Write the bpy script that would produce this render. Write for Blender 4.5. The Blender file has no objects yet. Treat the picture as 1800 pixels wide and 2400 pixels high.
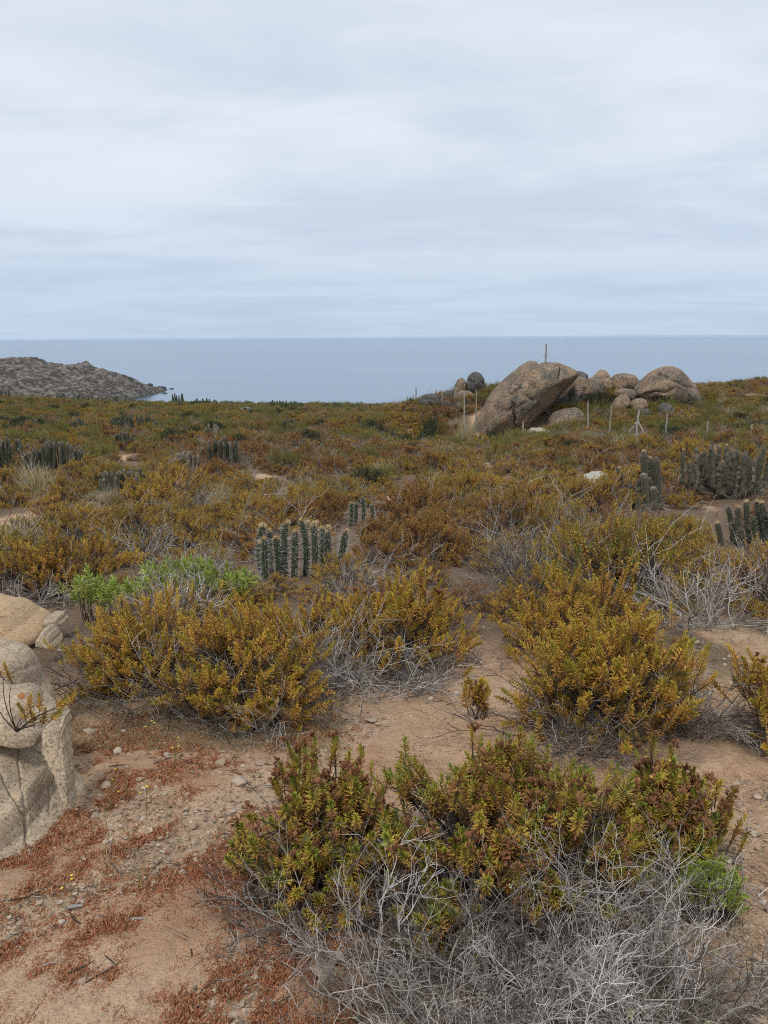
import bpy, bmesh, math, random
import numpy as np
from mathutils import Matrix, Vector

scene = bpy.context.scene
COL = scene.collection
R_ = math.radians

# ------------------------------------------------------------------ camera
F = 1806.0                      # focal length in pixels of the 1800x2400 frame
PITCH, ROLL, EYE = R_(12.8), R_(0.33), 1.75
cP, sP, cR, sR = math.cos(PITCH), math.sin(PITCH), math.cos(ROLL), math.sin(ROLL)
FWD = np.array([0, cP, -sP]); UP0 = np.array([0, sP, cP]); RT0 = np.array([1.0, 0, 0])
RIGHT = RT0 * cR - UP0 * sR
UP = UP0 * cR + RT0 * sR
CAM = np.array([0, 0, EYE])
cam = bpy.data.cameras.new('camera'); camo = bpy.data.objects.new('camera', cam); COL.objects.link(camo)
cam.sensor_fit = 'VERTICAL'; cam.sensor_height = 24; cam.lens = 24 * F / 2400
cam.clip_start = 0.05; cam.clip_end = 90000
m = Matrix.Identity(4)
for i in range(3):
    m[i][0], m[i][1], m[i][2], m[i][3] = RIGHT[i], UP[i], -FWD[i], CAM[i]
camo.matrix_world = m
scene.camera = camo

# ------------------------------------------------------------------ sky, sun, exposure
SUN_EL, SUN_AZ = R_(58), R_(200)         # azimuth clockwise from +Y : behind the camera, a little to the left
w = bpy.data.worlds.new('World'); scene.world = w; w.use_nodes = True
nt = w.node_tree; N = nt.nodes; Lk = nt.links; N.clear()
def nd(t, **k):
    n = N.new(t)
    for a, b in k.items(): setattr(n, a, b)
    return n
out = nd('ShaderNodeOutputWorld'); bg = nd('ShaderNodeBackground'); bg.inputs['Strength'].default_value = 0.1
sky = nd('ShaderNodeTexSky', sky_type='NISHITA', sun_disc=False, sun_elevation=SUN_EL, sun_rotation=SUN_AZ)
tc = nd('ShaderNodeTexCoord'); sep = nd('ShaderNodeSeparateXYZ'); Lk.new(tc.outputs['Generated'], sep.inputs[0])
def mth(op, a, b=None, c=None):
    n = nd('ShaderNodeMath', operation=op)
    for i, v in enumerate((a, b, c)):
        if v is None: continue
        if isinstance(v, (int, float)): n.inputs[i].default_value = v
        else: Lk.new(v, n.inputs[i])
    return n.outputs[0]
zc = mth('MAXIMUM', sep.outputs[2], 0.0)
den = mth('ADD', zc, 0.10)
cx = mth('DIVIDE', sep.outputs[0], den); cy = mth('DIVIDE', sep.outputs[1], den)
cmb = nd('ShaderNodeCombineXYZ'); Lk.new(cx, cmb.inputs[0]); Lk.new(cy, cmb.inputs[1])
mp = nd('ShaderNodeMapping'); mp.inputs['Scale'].default_value = (0.55, 0.85, 1); mp.inputs['Location'].default_value = (2.3, 0.4, 0)
Lk.new(cmb.outputs[0], mp.inputs[0])
n1 = nd('ShaderNodeTexNoise'); n1.inputs['Scale'].default_value = 0.95; n1.inputs['Detail'].default_value = 5; n1.inputs['Roughness'].default_value = 0.48
n1.inputs['Distortion'].default_value = 0.35
Lk.new(mp.outputs[0], n1.inputs['Vector'])
n2 = nd('ShaderNodeTexNoise'); n2.inputs['Scale'].default_value = 2.1; n2.inputs['Detail'].default_value = 6; n2.inputs['Roughness'].default_value = 0.58; n2.inputs['Distortion'].default_value = 0.6
Lk.new(mp.outputs[0], n2.inputs['Vector'])
nn = mth('ADD', mth('MULTIPLY', n1.outputs['Fac'], 0.62), mth('MULTIPLY', n2.outputs['Fac'], 0.38))
rm = nd('ShaderNodeMapRange', interpolation_type='SMOOTHSTEP'); rm.inputs['From Min'].default_value = 0.34; rm.inputs['From Max'].default_value = 0.62
Lk.new(nn, rm.inputs['Value'])
def rgbmix(fac, a, b):
    n = nd('ShaderNodeMix', data_type='RGBA')
    if isinstance(fac, float): n.inputs[0].default_value = fac
    else: Lk.new(fac, n.inputs[0])
    for i, v in ((6, a), (7, b)):
        if isinstance(v, tuple): n.inputs[i].default_value = (*v, 1)
        else: Lk.new(v, n.inputs[i])
    return n.outputs[2]
cl_hi = rgbmix(rm.outputs[0], (4.95, 5.62, 6.52), (6.3, 6.88, 7.48))
cl_lo = rgbmix(rm.outputs[0], (3.95, 4.85, 6.20), (4.50, 5.38, 6.60))
el = nd('ShaderNodeMapRange', interpolation_type='SMOOTHSTEP'); el.inputs['From Min'].default_value = 0.0; el.inputs['From Max'].default_value = 0.22
Lk.new(zc, el.inputs['Value'])
cloud = rgbmix(el.outputs[0], cl_lo, cl_hi)
fin = rgbmix(0.95, sky.outputs[0], cloud)
Lk.new(fin, bg.inputs['Color']); Lk.new(bg.outputs[0], out.inputs['Surface'])

sl = bpy.data.lights.new('sun', 'SUN'); sl.energy = 1.5; sl.angle = R_(11); sl.color = (1.0, 0.95, 0.88)
so = bpy.data.objects.new('sun', sl); COL.objects.link(so)
sd = Vector((math.sin(SUN_AZ) * math.cos(SUN_EL), math.cos(SUN_AZ) * math.cos(SUN_EL), math.sin(SUN_EL)))
so.rotation_euler = sd.to_track_quat('Z', 'Y').to_euler(); so.location = (0, -5, 30)
vs = scene.view_settings
vs.view_transform = 'Standard'; vs.look = 'None'; vs.exposure = 0.33; vs.gamma = 1.0; vs.use_curve_mapping = False
scene.cycles.max_bounces = 6; scene.cycles.diffuse_bounces = 3; scene.cycles.transmission_bounces = 4; scene.cycles.volume_bounces = 1
scene.cycles.use_denoising = False; scene.cycles.use_adaptive_sampling = False; scene.cycles.filter_width = 1.0

# ------------------------------------------------------------------ numeric helpers
def seg_dist(P, A, B):
    d = B - A; t = np.clip(((P - A) @ d) / max(d @ d, 1e-12), 0, 1)
    return np.linalg.norm(P - (A + t[:, None] * d), axis=1)
def ray(px, py):
    v = RIGHT * (px - 900) / F + UP * (1200 - py) / F + FWD
    return v / np.linalg.norm(v)
def fit_rises(anchors):
    """raise or lower the slope smoothly so that it passes through the points seen at (px, py) at forward distance Y"""
    global RISE, RISE_W
    pts = [np.array(CAM + ray(px, py) * (Y / ray(px, py)[1])) for px, py, Y, r in anchors]
    rr = np.array([r for *_, r in anchors])
    A = np.array([[math.exp(-((p[0] - q[0]) ** 2 + (p[1] - q[1]) ** 2) / r ** 2) for q, r in zip(pts, rr)] for p in pts])
    res = np.array([p[2] - float(height(p[0], p[1])) for p in pts])
    RISE = [(p[0], p[1], r) for p, r in zip(pts, rr)]; RISE_W = np.linalg.solve(A + np.eye(len(pts)) * 0.02, res)
def project(P):
    P = np.atleast_2d(P) - CAM
    z = P @ FWD
    zz = np.where(z > 0.05, z, 0.05)
    return np.stack([900 + F * (P @ RIGHT) / zz, 1200 - F * (P @ UP) / zz, z], 1)
def _h(ix, iy, iz, seed):
    n = (ix.astype(np.int64) * 374761393 + iy.astype(np.int64) * 668265263 + iz.astype(np.int64) * 2147483647 + seed * 974634541) & 0xFFFFFFFF
    n = ((n ^ (n >> 13)) * 1274126177) & 0xFFFFFFFF
    n = ((n ^ (n >> 15)) * 2246822519) & 0xFFFFFFFF
    n = n ^ (n >> 16)
    return (n & 0xFFFFFF) / float(0xFFFFFF) * 2 - 1
def vnoise(x, y, z=None, seed=0):
    x = np.asarray(x, float); y = np.asarray(y, float)
    z = np.zeros_like(x) if z is None else np.asarray(z, float)
    ix, iy, iz = np.floor(x), np.floor(y), np.floor(z)
    fx, fy, fz = x - ix, y - iy, z - iz
    u, v, s = (t * t * t * (t * (t * 6 - 15) + 10) for t in (fx, fy, fz))
    r = 0
    for a in (0, 1):
        for b in (0, 1):
            for c in (0, 1):
                r = r + (u if a else 1 - u) * (v if b else 1 - v) * (s if c else 1 - s) * _h(ix + a, iy + b, iz + c, seed)
    return r
def fbm(x, y, z=None, seed=0, oct=4, gain=0.5):
    r = 0; a = 1.0; f = 1.0; tot = 0
    for o in range(oct):
        r = r + a * vnoise(x * f, y * f, None if z is None else z * f, seed + o * 17); tot += a
        a *= gain; f *= 2.03
    return r / tot
def unit(v):
    return v / np.maximum(np.linalg.norm(v, axis=-1, keepdims=True), 1e-9)

# ------------------------------------------------------------------ terrain height
_pd = np.array([0, 2, 3.5, 5, 8, 12, 20, 30, 45, 60, 90, 112, 140, 300, 520, 800])
_pz = np.array([-1.76, -1.77, -1.85, -2.05, -2.5, -3.05, -4.0, -4.9, -6.0, -6.8, -8.0, -9.8, -14, -42, -72, -92])
_dd = np.linspace(0, 800, 3201)
_zz = np.interp(_dd, _pd, _pz)
_k = np.ones(9) / 9
_zs = np.convolve(np.pad(_zz, 4, mode='edge'), _k, 'valid')
def height(x, y):
    x = np.asarray(x, float); y = np.asarray(y, float)
    d = np.hypot(x * 0.9, np.maximum(y, 0))
    z = np.interp(d, _dd, _zs)
    far = np.clip((d - 12) / 60, 0, 1)
    az = np.where(y > 1, x / np.maximum(y, 1), np.sign(x) * 0.6)
    az = np.clip(az, -0.7, 0.7)
    z = z + far * (1.0 * np.clip(-az / 0.5, 0, 1.2) + 3.1 * np.clip((az - 0.06) / 0.44, 0, 1.3))
    nf = np.clip((d - 6) / 25, 0, 1)
    z = z + nf * 0.22 * fbm(x * 0.11, y * 0.11, seed=3, oct=3)
    z = z + 0.045 * fbm(x * 0.7, y * 0.7, seed=5, oct=3) * np.clip(d / 2, 0.3, 1)
    if RISE_W is not None:
        for (X, Y, r), wt in zip(RISE, RISE_W): z = z + wt * np.exp(-((x - X) ** 2 + (y - Y) ** 2) / (r * r))
    return z + EYE
RISE, RISE_W = [], None
_tt = 0.5 * 1.01 ** np.arange(760)
def ground_hit(px, py):
    d = ray(px, py); P = CAM + d * _tt[:, None]
    k = int(np.argmax(P[:, 2] < height(P[:, 0], P[:, 1])))
    lo, hi = _tt[max(k - 1, 0)], _tt[k]
    for _ in range(2):
        t = np.linspace(lo, hi, 12); P = CAM + d * t[:, None]; k = int(np.argmax(P[:, 2] < height(P[:, 0], P[:, 1]))); k = max(k, 1); lo, hi = t[k - 1], t[k]
    p = CAM + d * hi
    return np.array([p[0], p[1], float(height(p[0], p[1]))])
def on_plane(px, py, Y):
    d = ray(px, py); t = Y / d[1]
    return CAM + d * t

fit_rises([(1010, 952, 57, 7), (1095, 925, 58, 7), (1440, 925, 57, 8), (1560, 918, 62, 9), (1500, 955, 54, 8), (1720, 908, 74, 12), (1230, 1012, 50, 7), (1330, 985, 50, 7), (1430, 978, 50, 7),
           (1390, 1022, 46, 6), (1480, 1048, 42, 6), (1562, 1056, 41, 6), (1660, 1048, 40, 6), (1760, 1050, 39, 6),
           (20, 942, 88, 14), (200, 950, 88, 14), (400, 955, 88, 14), (600, 963, 88, 14), (760, 968, 88, 14), (880, 968, 84, 14)])

# ------------------------------------------------------------------ mesh helpers
class MB:
    """collects triangles with a material slot and a per-vertex tint"""
    def __init__(s): s.V = []; s.T = []; s.M = []; s.A = []; s.n = 0
    def add(s, V, T, mat=0, tint=0.5):
        V = np.asarray(V, float).reshape(-1, 3); T = np.asarray(T, int).reshape(-1, 3)
        s.V.append(V); s.T.append(T + s.n); s.M.append(np.full(len(T), mat, int))
        s.A.append(np.broadcast_to(np.asarray(tint, float), (len(V),)).copy()); s.n += len(V)
    def mesh(s, name, mats, smooth=False):
        V = np.concatenate(s.V); T = np.concatenate(s.T); M = np.concatenate(s.M); A = np.concatenate(s.A)
        me = bpy.data.meshes.new(name)
        me.vertices.add(len(V)); me.vertices.foreach_set('co', V.ravel())
        me.loops.add(T.size); me.loops.foreach_set('vertex_index', T.ravel())
        me.polygons.add(len(T)); me.polygons.foreach_set('loop_start', np.arange(0, T.size, 3)); me.polygons.foreach_set('loop_total', np.full(len(T), 3))
        me.polygons.foreach_set('material_index', M)
        me.polygons.foreach_set('use_smooth', np.full(len(T), bool(smooth)))
        at = me.attributes.new('tint', 'FLOAT', 'POINT'); at.data.foreach_set('value', A)
        for mm in mats: me.materials.append(mm)
        me.update(calc_edges=True); me.validate()
        return me
def link(name, me, parent=None, loc=None):
    o = bpy.data.objects.new(name, me); COL.objects.link(o)
    if parent is not None: o.parent = parent
    if loc is not None: o.location = loc
    return o
def tag(o, label=None, cat=None, group=None, kind=None):
    if label: o['label'] = label
    if cat: o['category'] = cat
    if group: o['group'] = group
    if kind: o['kind'] = kind
    return o
def empty(name, loc, rz=0, scale=1.0):
    o = bpy.data.objects.new(name, None); COL.objects.link(o); o.location = loc; o.rotation_euler.z = rz
    o.scale = (scale, scale, scale); o.empty_display_size = 0.1
    return o

def tubes(P, Rr, sides=4, tint=0.5, mb=None, mat=0, cap=True):
    """P (m,k,3) polylines, Rr (m,k) radii -> open tubes; the last radius should be near zero"""
    P = np.asarray(P, float); m_, k, _ = P.shape
    Rr = np.broadcast_to(np.asarray(Rr, float), (m_, k))
    tg = np.empty_like(P); tg[:, 1:-1] = P[:, 2:] - P[:, :-2]; tg[:, 0] = P[:, 1] - P[:, 0]; tg[:, -1] = P[:, -1] - P[:, -2]
    tg = unit(tg)
    ref = np.where(np.abs(tg[:, :1, 2:3]) > 0.85, np.array([1.0, 0.17, 0]), np.array([0.1, 0.05, 1.0]))
    u = unit(np.cross(tg, np.broadcast_to(ref, tg.shape))); v = np.cross(tg, u)
    a = np.arange(sides) / sides * 2 * np.pi
    V = P[:, :, None] + Rr[:, :, None, None] * (u[:, :, None] * np.cos(a)[:, None] + v[:, :, None] * np.sin(a)[:, None])
    idx = np.arange(m_ * k * sides).reshape(m_, k, sides)
    q0 = idx[:, :-1]; q1 = idx[:, 1:]
    r0 = np.roll(q0, -1, 2); r1 = np.roll(q1, -1, 2)
    T = np.concatenate([np.stack([q0, r0, r1], -1).reshape(-1, 3), np.stack([q0, r1, q1], -1).reshape(-1, 3)])
    tint = np.asarray(tint, float)
    if tint.ndim == 1 and len(tint) == m_: tint = np.repeat(tint, k * sides)
    elif tint.ndim == 2: tint = np.repeat(tint.reshape(-1), sides)
    mb.add(V.reshape(-1, 3), T, mat, tint)

def grow(rng, S, D, Ln, k=6, wig=0.3, trop=0.05):
    m_ = len(S); P = np.empty((m_, k, 3)); P[:, 0] = S; D = unit(D.copy()); st = (Ln / (k - 1))[:, None]
    for i in range(1, k):
        D = unit(D + rng.normal(0, wig, (m_, 3)) + np.array([0, 0, trop]))
        P[:, i] = P[:, i - 1] + D * st
    return P
def frames(D, roll):
    z = unit(D); ref = np.where(np.abs(z[:, 2:3]) > 0.9, np.array([1.0, 0, 0]), np.array([0, 0, 1.0]))
    x = unit(np.cross(ref, z)); y = np.cross(z, x)
    c, s = np.cos(roll)[:, None], np.sin(roll)[:, None]
    return np.stack([x * c + y * s, y * c - x * s, z], -1)       # columns are axes

# ------------------------------------------------------------------ materials
def new_mat(name):
    mt = bpy.data.materials.new(name); mt.use_nodes = True; t = mt.node_tree; t.nodes.clear()
    o = t.nodes.new('ShaderNodeOutputMaterial')
    return mt, t, o
class NT:
    def __init__(s, t): s.t = t
    def n(s, ty, ins=None, **k):
        x = s.t.nodes.new(ty)
        for a, b in k.items(): setattr(x, a, b)
        for a, b in (ins or {}).items():
            if isinstance(b, bpy.types.NodeSocket): s.t.links.new(b, x.inputs[a])
            else: x.inputs[a].default_value = b
        return x
    def math(s, op, a, b=0.0, clamp=False):
        return s.n('ShaderNodeMath', {0: a, 1: b}, operation=op, use_clamp=clamp).outputs[0]
    def ramp(s, fac, stops, interp='LINEAR'):
        x = s.n('ShaderNodeValToRGB', {0: fac}); e = x.color_ramp.elements; x.color_ramp.interpolation = interp
        while len(e) < len(stops): e.new(0.5)
        for el_, (p, c) in zip(e, stops): el_.position = p; el_.color = (*c, 1)
        return x.outputs[0]
    def mix(s, f, a, b, blend='MIX'):
        x = s.n('ShaderNodeMix', data_type='RGBA', blend_type=blend)
        for i, v in ((0, f), (6, a), (7, b)):
            if isinstance(v, bpy.types.NodeSocket): s.t.links.new(v, x.inputs[i])
            else: x.inputs[i].default_value = (*v, 1) if isinstance(v, tuple) else v
        return x.outputs[2]
    def noise(s, vec, scale, detail=4, rough=0.5, dist=0.0):
        return s.n('ShaderNodeTexNoise', {'Vector': vec, 'Scale': scale, 'Detail': detail, 'Roughness': rough, 'Distortion': dist}).outputs['Fac']
    def link(s, a, b): s.t.links.new(a, b)

def leaf_mat(name, stops, transl=0.22, rough=0.55, var=0.22):
    mt, t, o = new_mat(name); k = NT(t)
    a = k.n('ShaderNodeAttribute', attribute_name='tint').outputs['Fac']
    oi = k.n('ShaderNodeObjectInfo').outputs['Random']
    f = k.math('ADD', a, k.math('MULTIPLY', k.math('SUBTRACT', oi, 0.5), var))
    c = k.ramp(f, stops)
    hv = k.n('ShaderNodeHueSaturation', {'Color': c, 'Saturation': 0.92, 'Value': k.math('ADD', 0.84, k.math('MULTIPLY', k.math('FRACT', k.math('MULTIPLY', oi, 7.31)), 0.36))}).outputs[0]
    p = k.n('ShaderNodeBsdfPrincipled', {'Base Color': hv, 'Roughness': rough, 'Specular IOR Level': 0.3})
    tr = k.n('ShaderNodeBsdfTranslucent', {'Color': hv})
    mx = k.n('ShaderNodeMixShader', {0: transl, 1: p.outputs[0], 2: tr.outputs[0]})
    k.link(mx.outputs[0], o.inputs[0]); return mt
def ramp_mat(name, stops, rough=0.85, bump=0.0, bscale=60, var=0.0):
    mt, t, o = new_mat(name); k = NT(t)
    a = k.n('ShaderNodeAttribute', attribute_name='tint').outputs['Fac']
    if var:
        oi = k.n('ShaderNodeObjectInfo').outputs['Random']
        a = k.math('ADD', a, k.math('MULTIPLY', k.math('SUBTRACT', oi, 0.5), var))
    c = k.ramp(a, stops)
    tcn = k.n('ShaderNodeTexCoord').outputs['Object']
    nz = k.noise(tcn, bscale, 4, 0.6)
    c2 = k.mix(0.5, c, k.ramp(nz, [(0.25, (0.45, 0.45, 0.45)), (0.75, (1.0, 1.0, 1.0))]), 'MULTIPLY')
    p = k.n('ShaderNodeBsdfPrincipled', {'Base Color': c2, 'Roughness': rough, 'Specular IOR Level': 0.2})
    if bump:
        b = k.n('ShaderNodeBump', {'Height': nz, 'Strength': bump, 'Distance': 0.01}); k.link(b.outputs[0], p.inputs['Normal'])
    k.link(p.outputs[0], o.inputs[0]); return mt

GOLD = leaf_mat('leaf_gold', [(0.0, (0.16, 0.20, 0.016)), (0.22, (0.37, 0.32, 0.020)), (0.55, (0.62, 0.39, 0.022)), (0.82, (0.52, 0.25, 0.03)), (1.0, (0.28, 0.115, 0.03))], transl=0.12)
FRONT = leaf_mat('leaf_front', [(0.0, (0.10, 0.18, 0.018)), (0.30, (0.28, 0.30, 0.02)), (0.58, (0.52, 0.39, 0.024)), (0.85, (0.42, 0.18, 0.020)), (1.0, (0.22, 0.08, 0.022))], var=0.12, transl=0.15)
RUST = leaf_mat('leaf_rust', [(0.0, (0.20, 0.165, 0.020)), (0.3, (0.35, 0.225, 0.022)), (0.65, (0.39, 0.185, 0.026)), (1.0, (0.26, 0.095, 0.026))], transl=0.12)
FIELD = leaf_mat('leaf_field', [(0.0, (0.13, 0.16, 0.020)), (0.22, (0.33, 0.27, 0.023)), (0.55, (0.56, 0.345, 0.028)), (0.82, (0.47, 0.22, 0.028)), (1.0, (0.22, 0.10, 0.030))], transl=0.12, var=0.3)
OLIVE = leaf_mat('leaf_olive', [(0.0, (0.13, 0.17, 0.03)), (0.4, (0.27, 0.25, 0.035)), (0.8, (0.38, 0.28, 0.04)), (1.0, (0.22, 0.14, 0.03))])
LIME = leaf_mat('leaf_lime', [(0.0, (0.21, 0.30, 0.03)), (0.5, (0.37, 0.42, 0.05)), (0.85, (0.52, 0.45, 0.07)), (1.0, (0.50, 0.22, 0.05))], transl=0.35, rough=0.4, var=0.1)
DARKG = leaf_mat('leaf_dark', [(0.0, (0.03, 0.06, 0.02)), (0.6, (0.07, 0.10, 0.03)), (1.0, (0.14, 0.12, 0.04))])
MOSS = leaf_mat('leaf_moss', [(0.0, (0.28, 0.40, 0.04)), (0.6, (0.42, 0.50, 0.06)), (1.0, (0.5, 0.5, 0.1))], transl=0.35, var=0.05)
STRAW = leaf_mat('leaf_straw', [(0.0, (0.25, 0.24, 0.08)), (0.5, (0.42, 0.34, 0.15)), (1.0, (0.45, 0.38, 0.24))])
REDM = leaf_mat('leaf_red', [(0.0, (0.40, 0.165, 0.06)), (0.5, (0.34, 0.105, 0.036)), (1.0, (0.47, 0.29, 0.13))], transl=0.15)
SEED = ramp_mat('seed_brown', [(0.0, (0.13, 0.055, 0.028)), (0.5, (0.30, 0.135, 0.062)), (1.0, (0.44, 0.24, 0.12))], var=0.4)
TWIG = ramp_mat('twig', [(0.0, (0.036, 0.026, 0.020)), (0.4, (0.125, 0.098, 0.080)), (0.7, (0.36, 0.32, 0.285)), (1.0, (0.64, 0.60, 0.555))], bump=0.3, bscale=90)  # dark stops lowered further to deepen the shade in the shrub gaps
LICHEN = ramp_mat('twig_lichen', [(0.0, (0.30, 0.33, 0.16)), (1.0, (0.50, 0.52, 0.30))])
CACT = ramp_mat('cactus_skin', [(0.0, (0.045, 0.080, 0.036)), (0.45, (0.080, 0.090, 0.055)), (0.75, (0.125, 0.110, 0.086)), (1.0, (0.27, 0.235, 0.18))], rough=0.6, bscale=30, var=0.15)
SPINE = ramp_mat('cactus_spine', [(0.0, (0.16, 0.145, 0.125)), (1.0, (0.72, 0.68, 0.62))])
WOOL = ramp_mat('cactus_wool', [(0.0, (0.42, 0.21, 0.09)), (0.5, (0.60, 0.46, 0.24)), (1.0, (0.76, 0.69, 0.48))])
POST = ramp_mat('post_wood', [(0.0, (0.26, 0.22, 0.18)), (1.0, (0.50, 0.46, 0.41))], bump=0.4, bscale=25)
PETAL = ramp_mat('petal', [(0.0, (0.7, 0.5, 0.03)), (1.0, (0.85, 0.7, 0.08))])
STALK = ramp_mat('stalk', [(0.0, (0.20, 0.11, 0.05)), (1.0, (0.26, 0.27, 0.07))])

def rock_mat(name, base, dark, light, grain=70, blotch=3.0, lichen=None, darkamt=0.5, bump=0.35, crack=2.0, crackamt=0.7):
    mt, t, o = new_mat(name); k = NT(t)
    tcn = k.n('ShaderNodeTexCoord').outputs['Object']
    oi = k.n('ShaderNodeObjectInfo').outputs['Random']
    off = k.n('ShaderNodeVectorMath', {0: tcn, 1: k.n('ShaderNodeCombineXYZ', {0: k.math('MULTIPLY', oi, 37.0), 1: k.math('MULTIPLY', oi, 11.0), 2: oi}).outputs[0]}, operation='ADD').outputs[0]
    b1 = k.noise(off, blotch, 5, 0.6, 0.4)
    c = k.mix(k.math('MULTIPLY', k.ramp(b1, [(0.42, (0, 0, 0)), (0.62, (1, 1, 1))]), darkamt), base, dark)
    b2 = k.noise(off, blotch * 2.7, 5, 0.65)
    c = k.mix(k.math('MULTIPLY', k.ramp(b2, [(0.5, (0, 0, 0)), (0.72, (1, 1, 1))]), 0.75), c, light)
    if lichen:
        b3 = k.noise(off, blotch * 1.6, 6, 0.7)
        c = k.mix(k.math('MULTIPLY', k.ramp(b3, [(0.58, (0, 0, 0)), (0.66, (1, 1, 1))]), 0.6), c, lichen)
    stv = k.n('ShaderNodeMapping', {'Vector': off, 'Scale': (blotch * 3.2, blotch * 3.2, blotch * 0.55)}).outputs[0]
    c = k.mix(k.math('MULTIPLY', k.ramp(k.noise(stv, 1.0, 5, 0.6, 0.5), [(0.5, (0, 0, 0)), (0.68, (1, 1, 1))]), 0.55 * darkamt), c, tuple(v * .62 for v in dark))
    g = k.noise(off, grain, 3, 0.7)
    c = k.mix(0.85, c, k.ramp(g, [(0.32, (0.25, 0.24, 0.23)), (0.5, (0.95, 0.95, 0.95)), (0.68, (1.3, 1.27, 1.22))]), 'MULTIPLY')
    # thin dark lines along joints
    wv = k.n('ShaderNodeVectorMath', {0: off, 1: k.n('ShaderNodeVectorMath', {0: k.n('ShaderNodeTexNoise', {'Vector': off, 'Scale': crack * 1.5, 'Detail': 4}).outputs['Color'], 1: (0.55 / crack,) * 3}, operation='MULTIPLY').outputs[0]}, operation='ADD').outputs[0]
    vo = k.n('ShaderNodeTexVoronoi', {'Vector': wv, 'Scale': crack}, feature='DISTANCE_TO_EDGE').outputs['Distance']
    cm = k.ramp(vo, [(0.0, (1, 1, 1)), (0.022, (0, 0, 0))])
    gate = k.ramp(k.noise(off, crack * 0.9, 2), [(0.5, (0, 0, 0)), (0.6, (1, 1, 1))])
    cmm = k.math('MULTIPLY', k.math('MULTIPLY', cm, gate), crackamt)
    c = k.mix(cmm, c, (0.06, 0.045, 0.035))
    hgt = k.math('ADD', k.math('MULTIPLY', g, 0.5), k.math('SUBTRACT', k.math('MULTIPLY', b2, 1.2), k.math('MULTIPLY', cmm, 2.2)))
    p = k.n('ShaderNodeBsdfPrincipled', {'Base Color': c, 'Roughness': 0.9, 'Specular IOR Level': 0.2})
    b = k.n('ShaderNodeBump', {'Height': hgt, 'Strength': bump, 'Distance': 0.6 / grain}); k.link(b.outputs[0], p.inputs['Normal'])
    k.link(p.outputs[0], o.inputs[0]); return mt
GRANITE_N = rock_mat('granite_near', (0.46, 0.355, 0.245), (0.28, 0.225, 0.165), (0.56, 0.465, 0.35), grain=95, blotch=3.2, bump=0.9, crack=1.6, crackamt=0.55)
GRANITE_O = rock_mat('granite_orange', (0.50, 0.34, 0.19), (0.40, 0.28, 0.18), (0.56, 0.42, 0.28), grain=110, blotch=5, bump=0.5, crack=2.6, crackamt=0.5)
GRANITE_F = rock_mat('granite_far', (0.30, 0.205, 0.135), (0.115, 0.108, 0.092), (0.385, 0.29, 0.205), grain=7, blotch=0.6, lichen=(0.22, 0.22, 0.17), darkamt=0.9, bump=1.0, crack=0.33, crackamt=0.9)
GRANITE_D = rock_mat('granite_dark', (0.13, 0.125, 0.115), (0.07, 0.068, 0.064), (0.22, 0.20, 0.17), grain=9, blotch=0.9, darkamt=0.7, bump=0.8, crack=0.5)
GRANITE_L = rock_mat('granite_lichen', (0.34, 0.25, 0.17), (0.20, 0.17, 0.13), (0.36, 0.29, 0.22), grain=9, blotch=0.8, lichen=(0.42, 0.19, 0.05), darkamt=0.6, bump=0.8, crack=0.4)
PALE = rock_mat('granite_pale', (0.47, 0.42, 0.34), (0.36, 0.35, 0.28), (0.56, 0.51, 0.44), grain=40, blotch=2.2, lichen=(0.42, 0.26, 0.13), bump=0.5, crack=0.8)
PEB = ramp_mat('pebble', [(0.0, (0.22, 0.15, 0.10)), (0.45, (0.44, 0.33, 0.23)), (0.8, (0.55, 0.46, 0.36)), (1.0, (0.70, 0.65, 0.58))], bump=0.3, bscale=80, var=0.5)

# ------------------------------------------------------------------ ground
PATCH = []      # bare sandy patches in the scrub: (x, y, rx, ry)
def patch(px, py, wpx, hpx):
    a = ground_hit(px - wpx / 2, py); b = ground_hit(px + wpx / 2, py); c = ground_hit(px, py - hpx / 2); d = ground_hit(px, py + hpx / 2)
    ce = ground_hit(px, py)
    PATCH.append((ce[0], ce[1], abs(b[0] - a[0]) / 2, max(abs(c[1] - d[1]) / 2, 0.25)))
for q in [(25, 1225, 130, 60), (290, 1076, 70, 24), (225, 1204, 60, 26), (920, 1172, 110, 34), (620, 1118, 60, 16), (1145, 1042, 60, 40), (1125, 1085, 30, 50), (1640, 1190, 80, 20), (955, 1008, 40, 8),
          (1640, 1048, 70, 12), (1590, 1030, 60, 14), (195, 1040, 40, 20), (1700, 1350, 130, 70), (1735, 1500, 150, 150), (1700, 1900, 180, 400), (1560, 1160, 60, 24), (60, 1420, 230, 60)]:
    patch(*q)
def bare(x, y):
    """1 on bare sand, 0 in scrub"""
    x = np.asarray(x, float); y = np.asarray(y, float)
    b = np.zeros_like(x)
    wob = 0.35 * fbm(x * 1.1, y * 1.1, seed=21, oct=3)
    for (X, Y, rx, ry) in PATCH:
        q = np.hypot((x - X) / rx, (y - Y) / ry) + wob
        b = np.maximum(b, np.clip((1.15 - q) / 0.3, 0, 1))
    d = np.hypot(x, np.maximum(y, 0))
    b = np.maximum(b, np.clip((5.2 - d + 1.2 * wob) / 1.0, 0, 1))
    return b
TRACK = [np.array(ground_hit(*q)[:2]) for q in ((-120, 2230), (160, 2110), (420, 1990), (650, 1850), (800, 1740), (900, 1650), (1000, 1560))]
def track(x, y):
    P = np.stack([x, y], 1); d = np.full(len(P), 9.0)
    for A, B in zip(TRACK[:-1], TRACK[1:]): d = np.minimum(d, seg_dist(P, A, B))
    return np.clip((0.17 - d + .08 * fbm(x * 4, y * 4, seed=61, oct=2)) / 0.09, 0, 1)
LITTER_SPOTS = []   # filled by the shrubs near the camera: (x, y, r)

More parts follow.
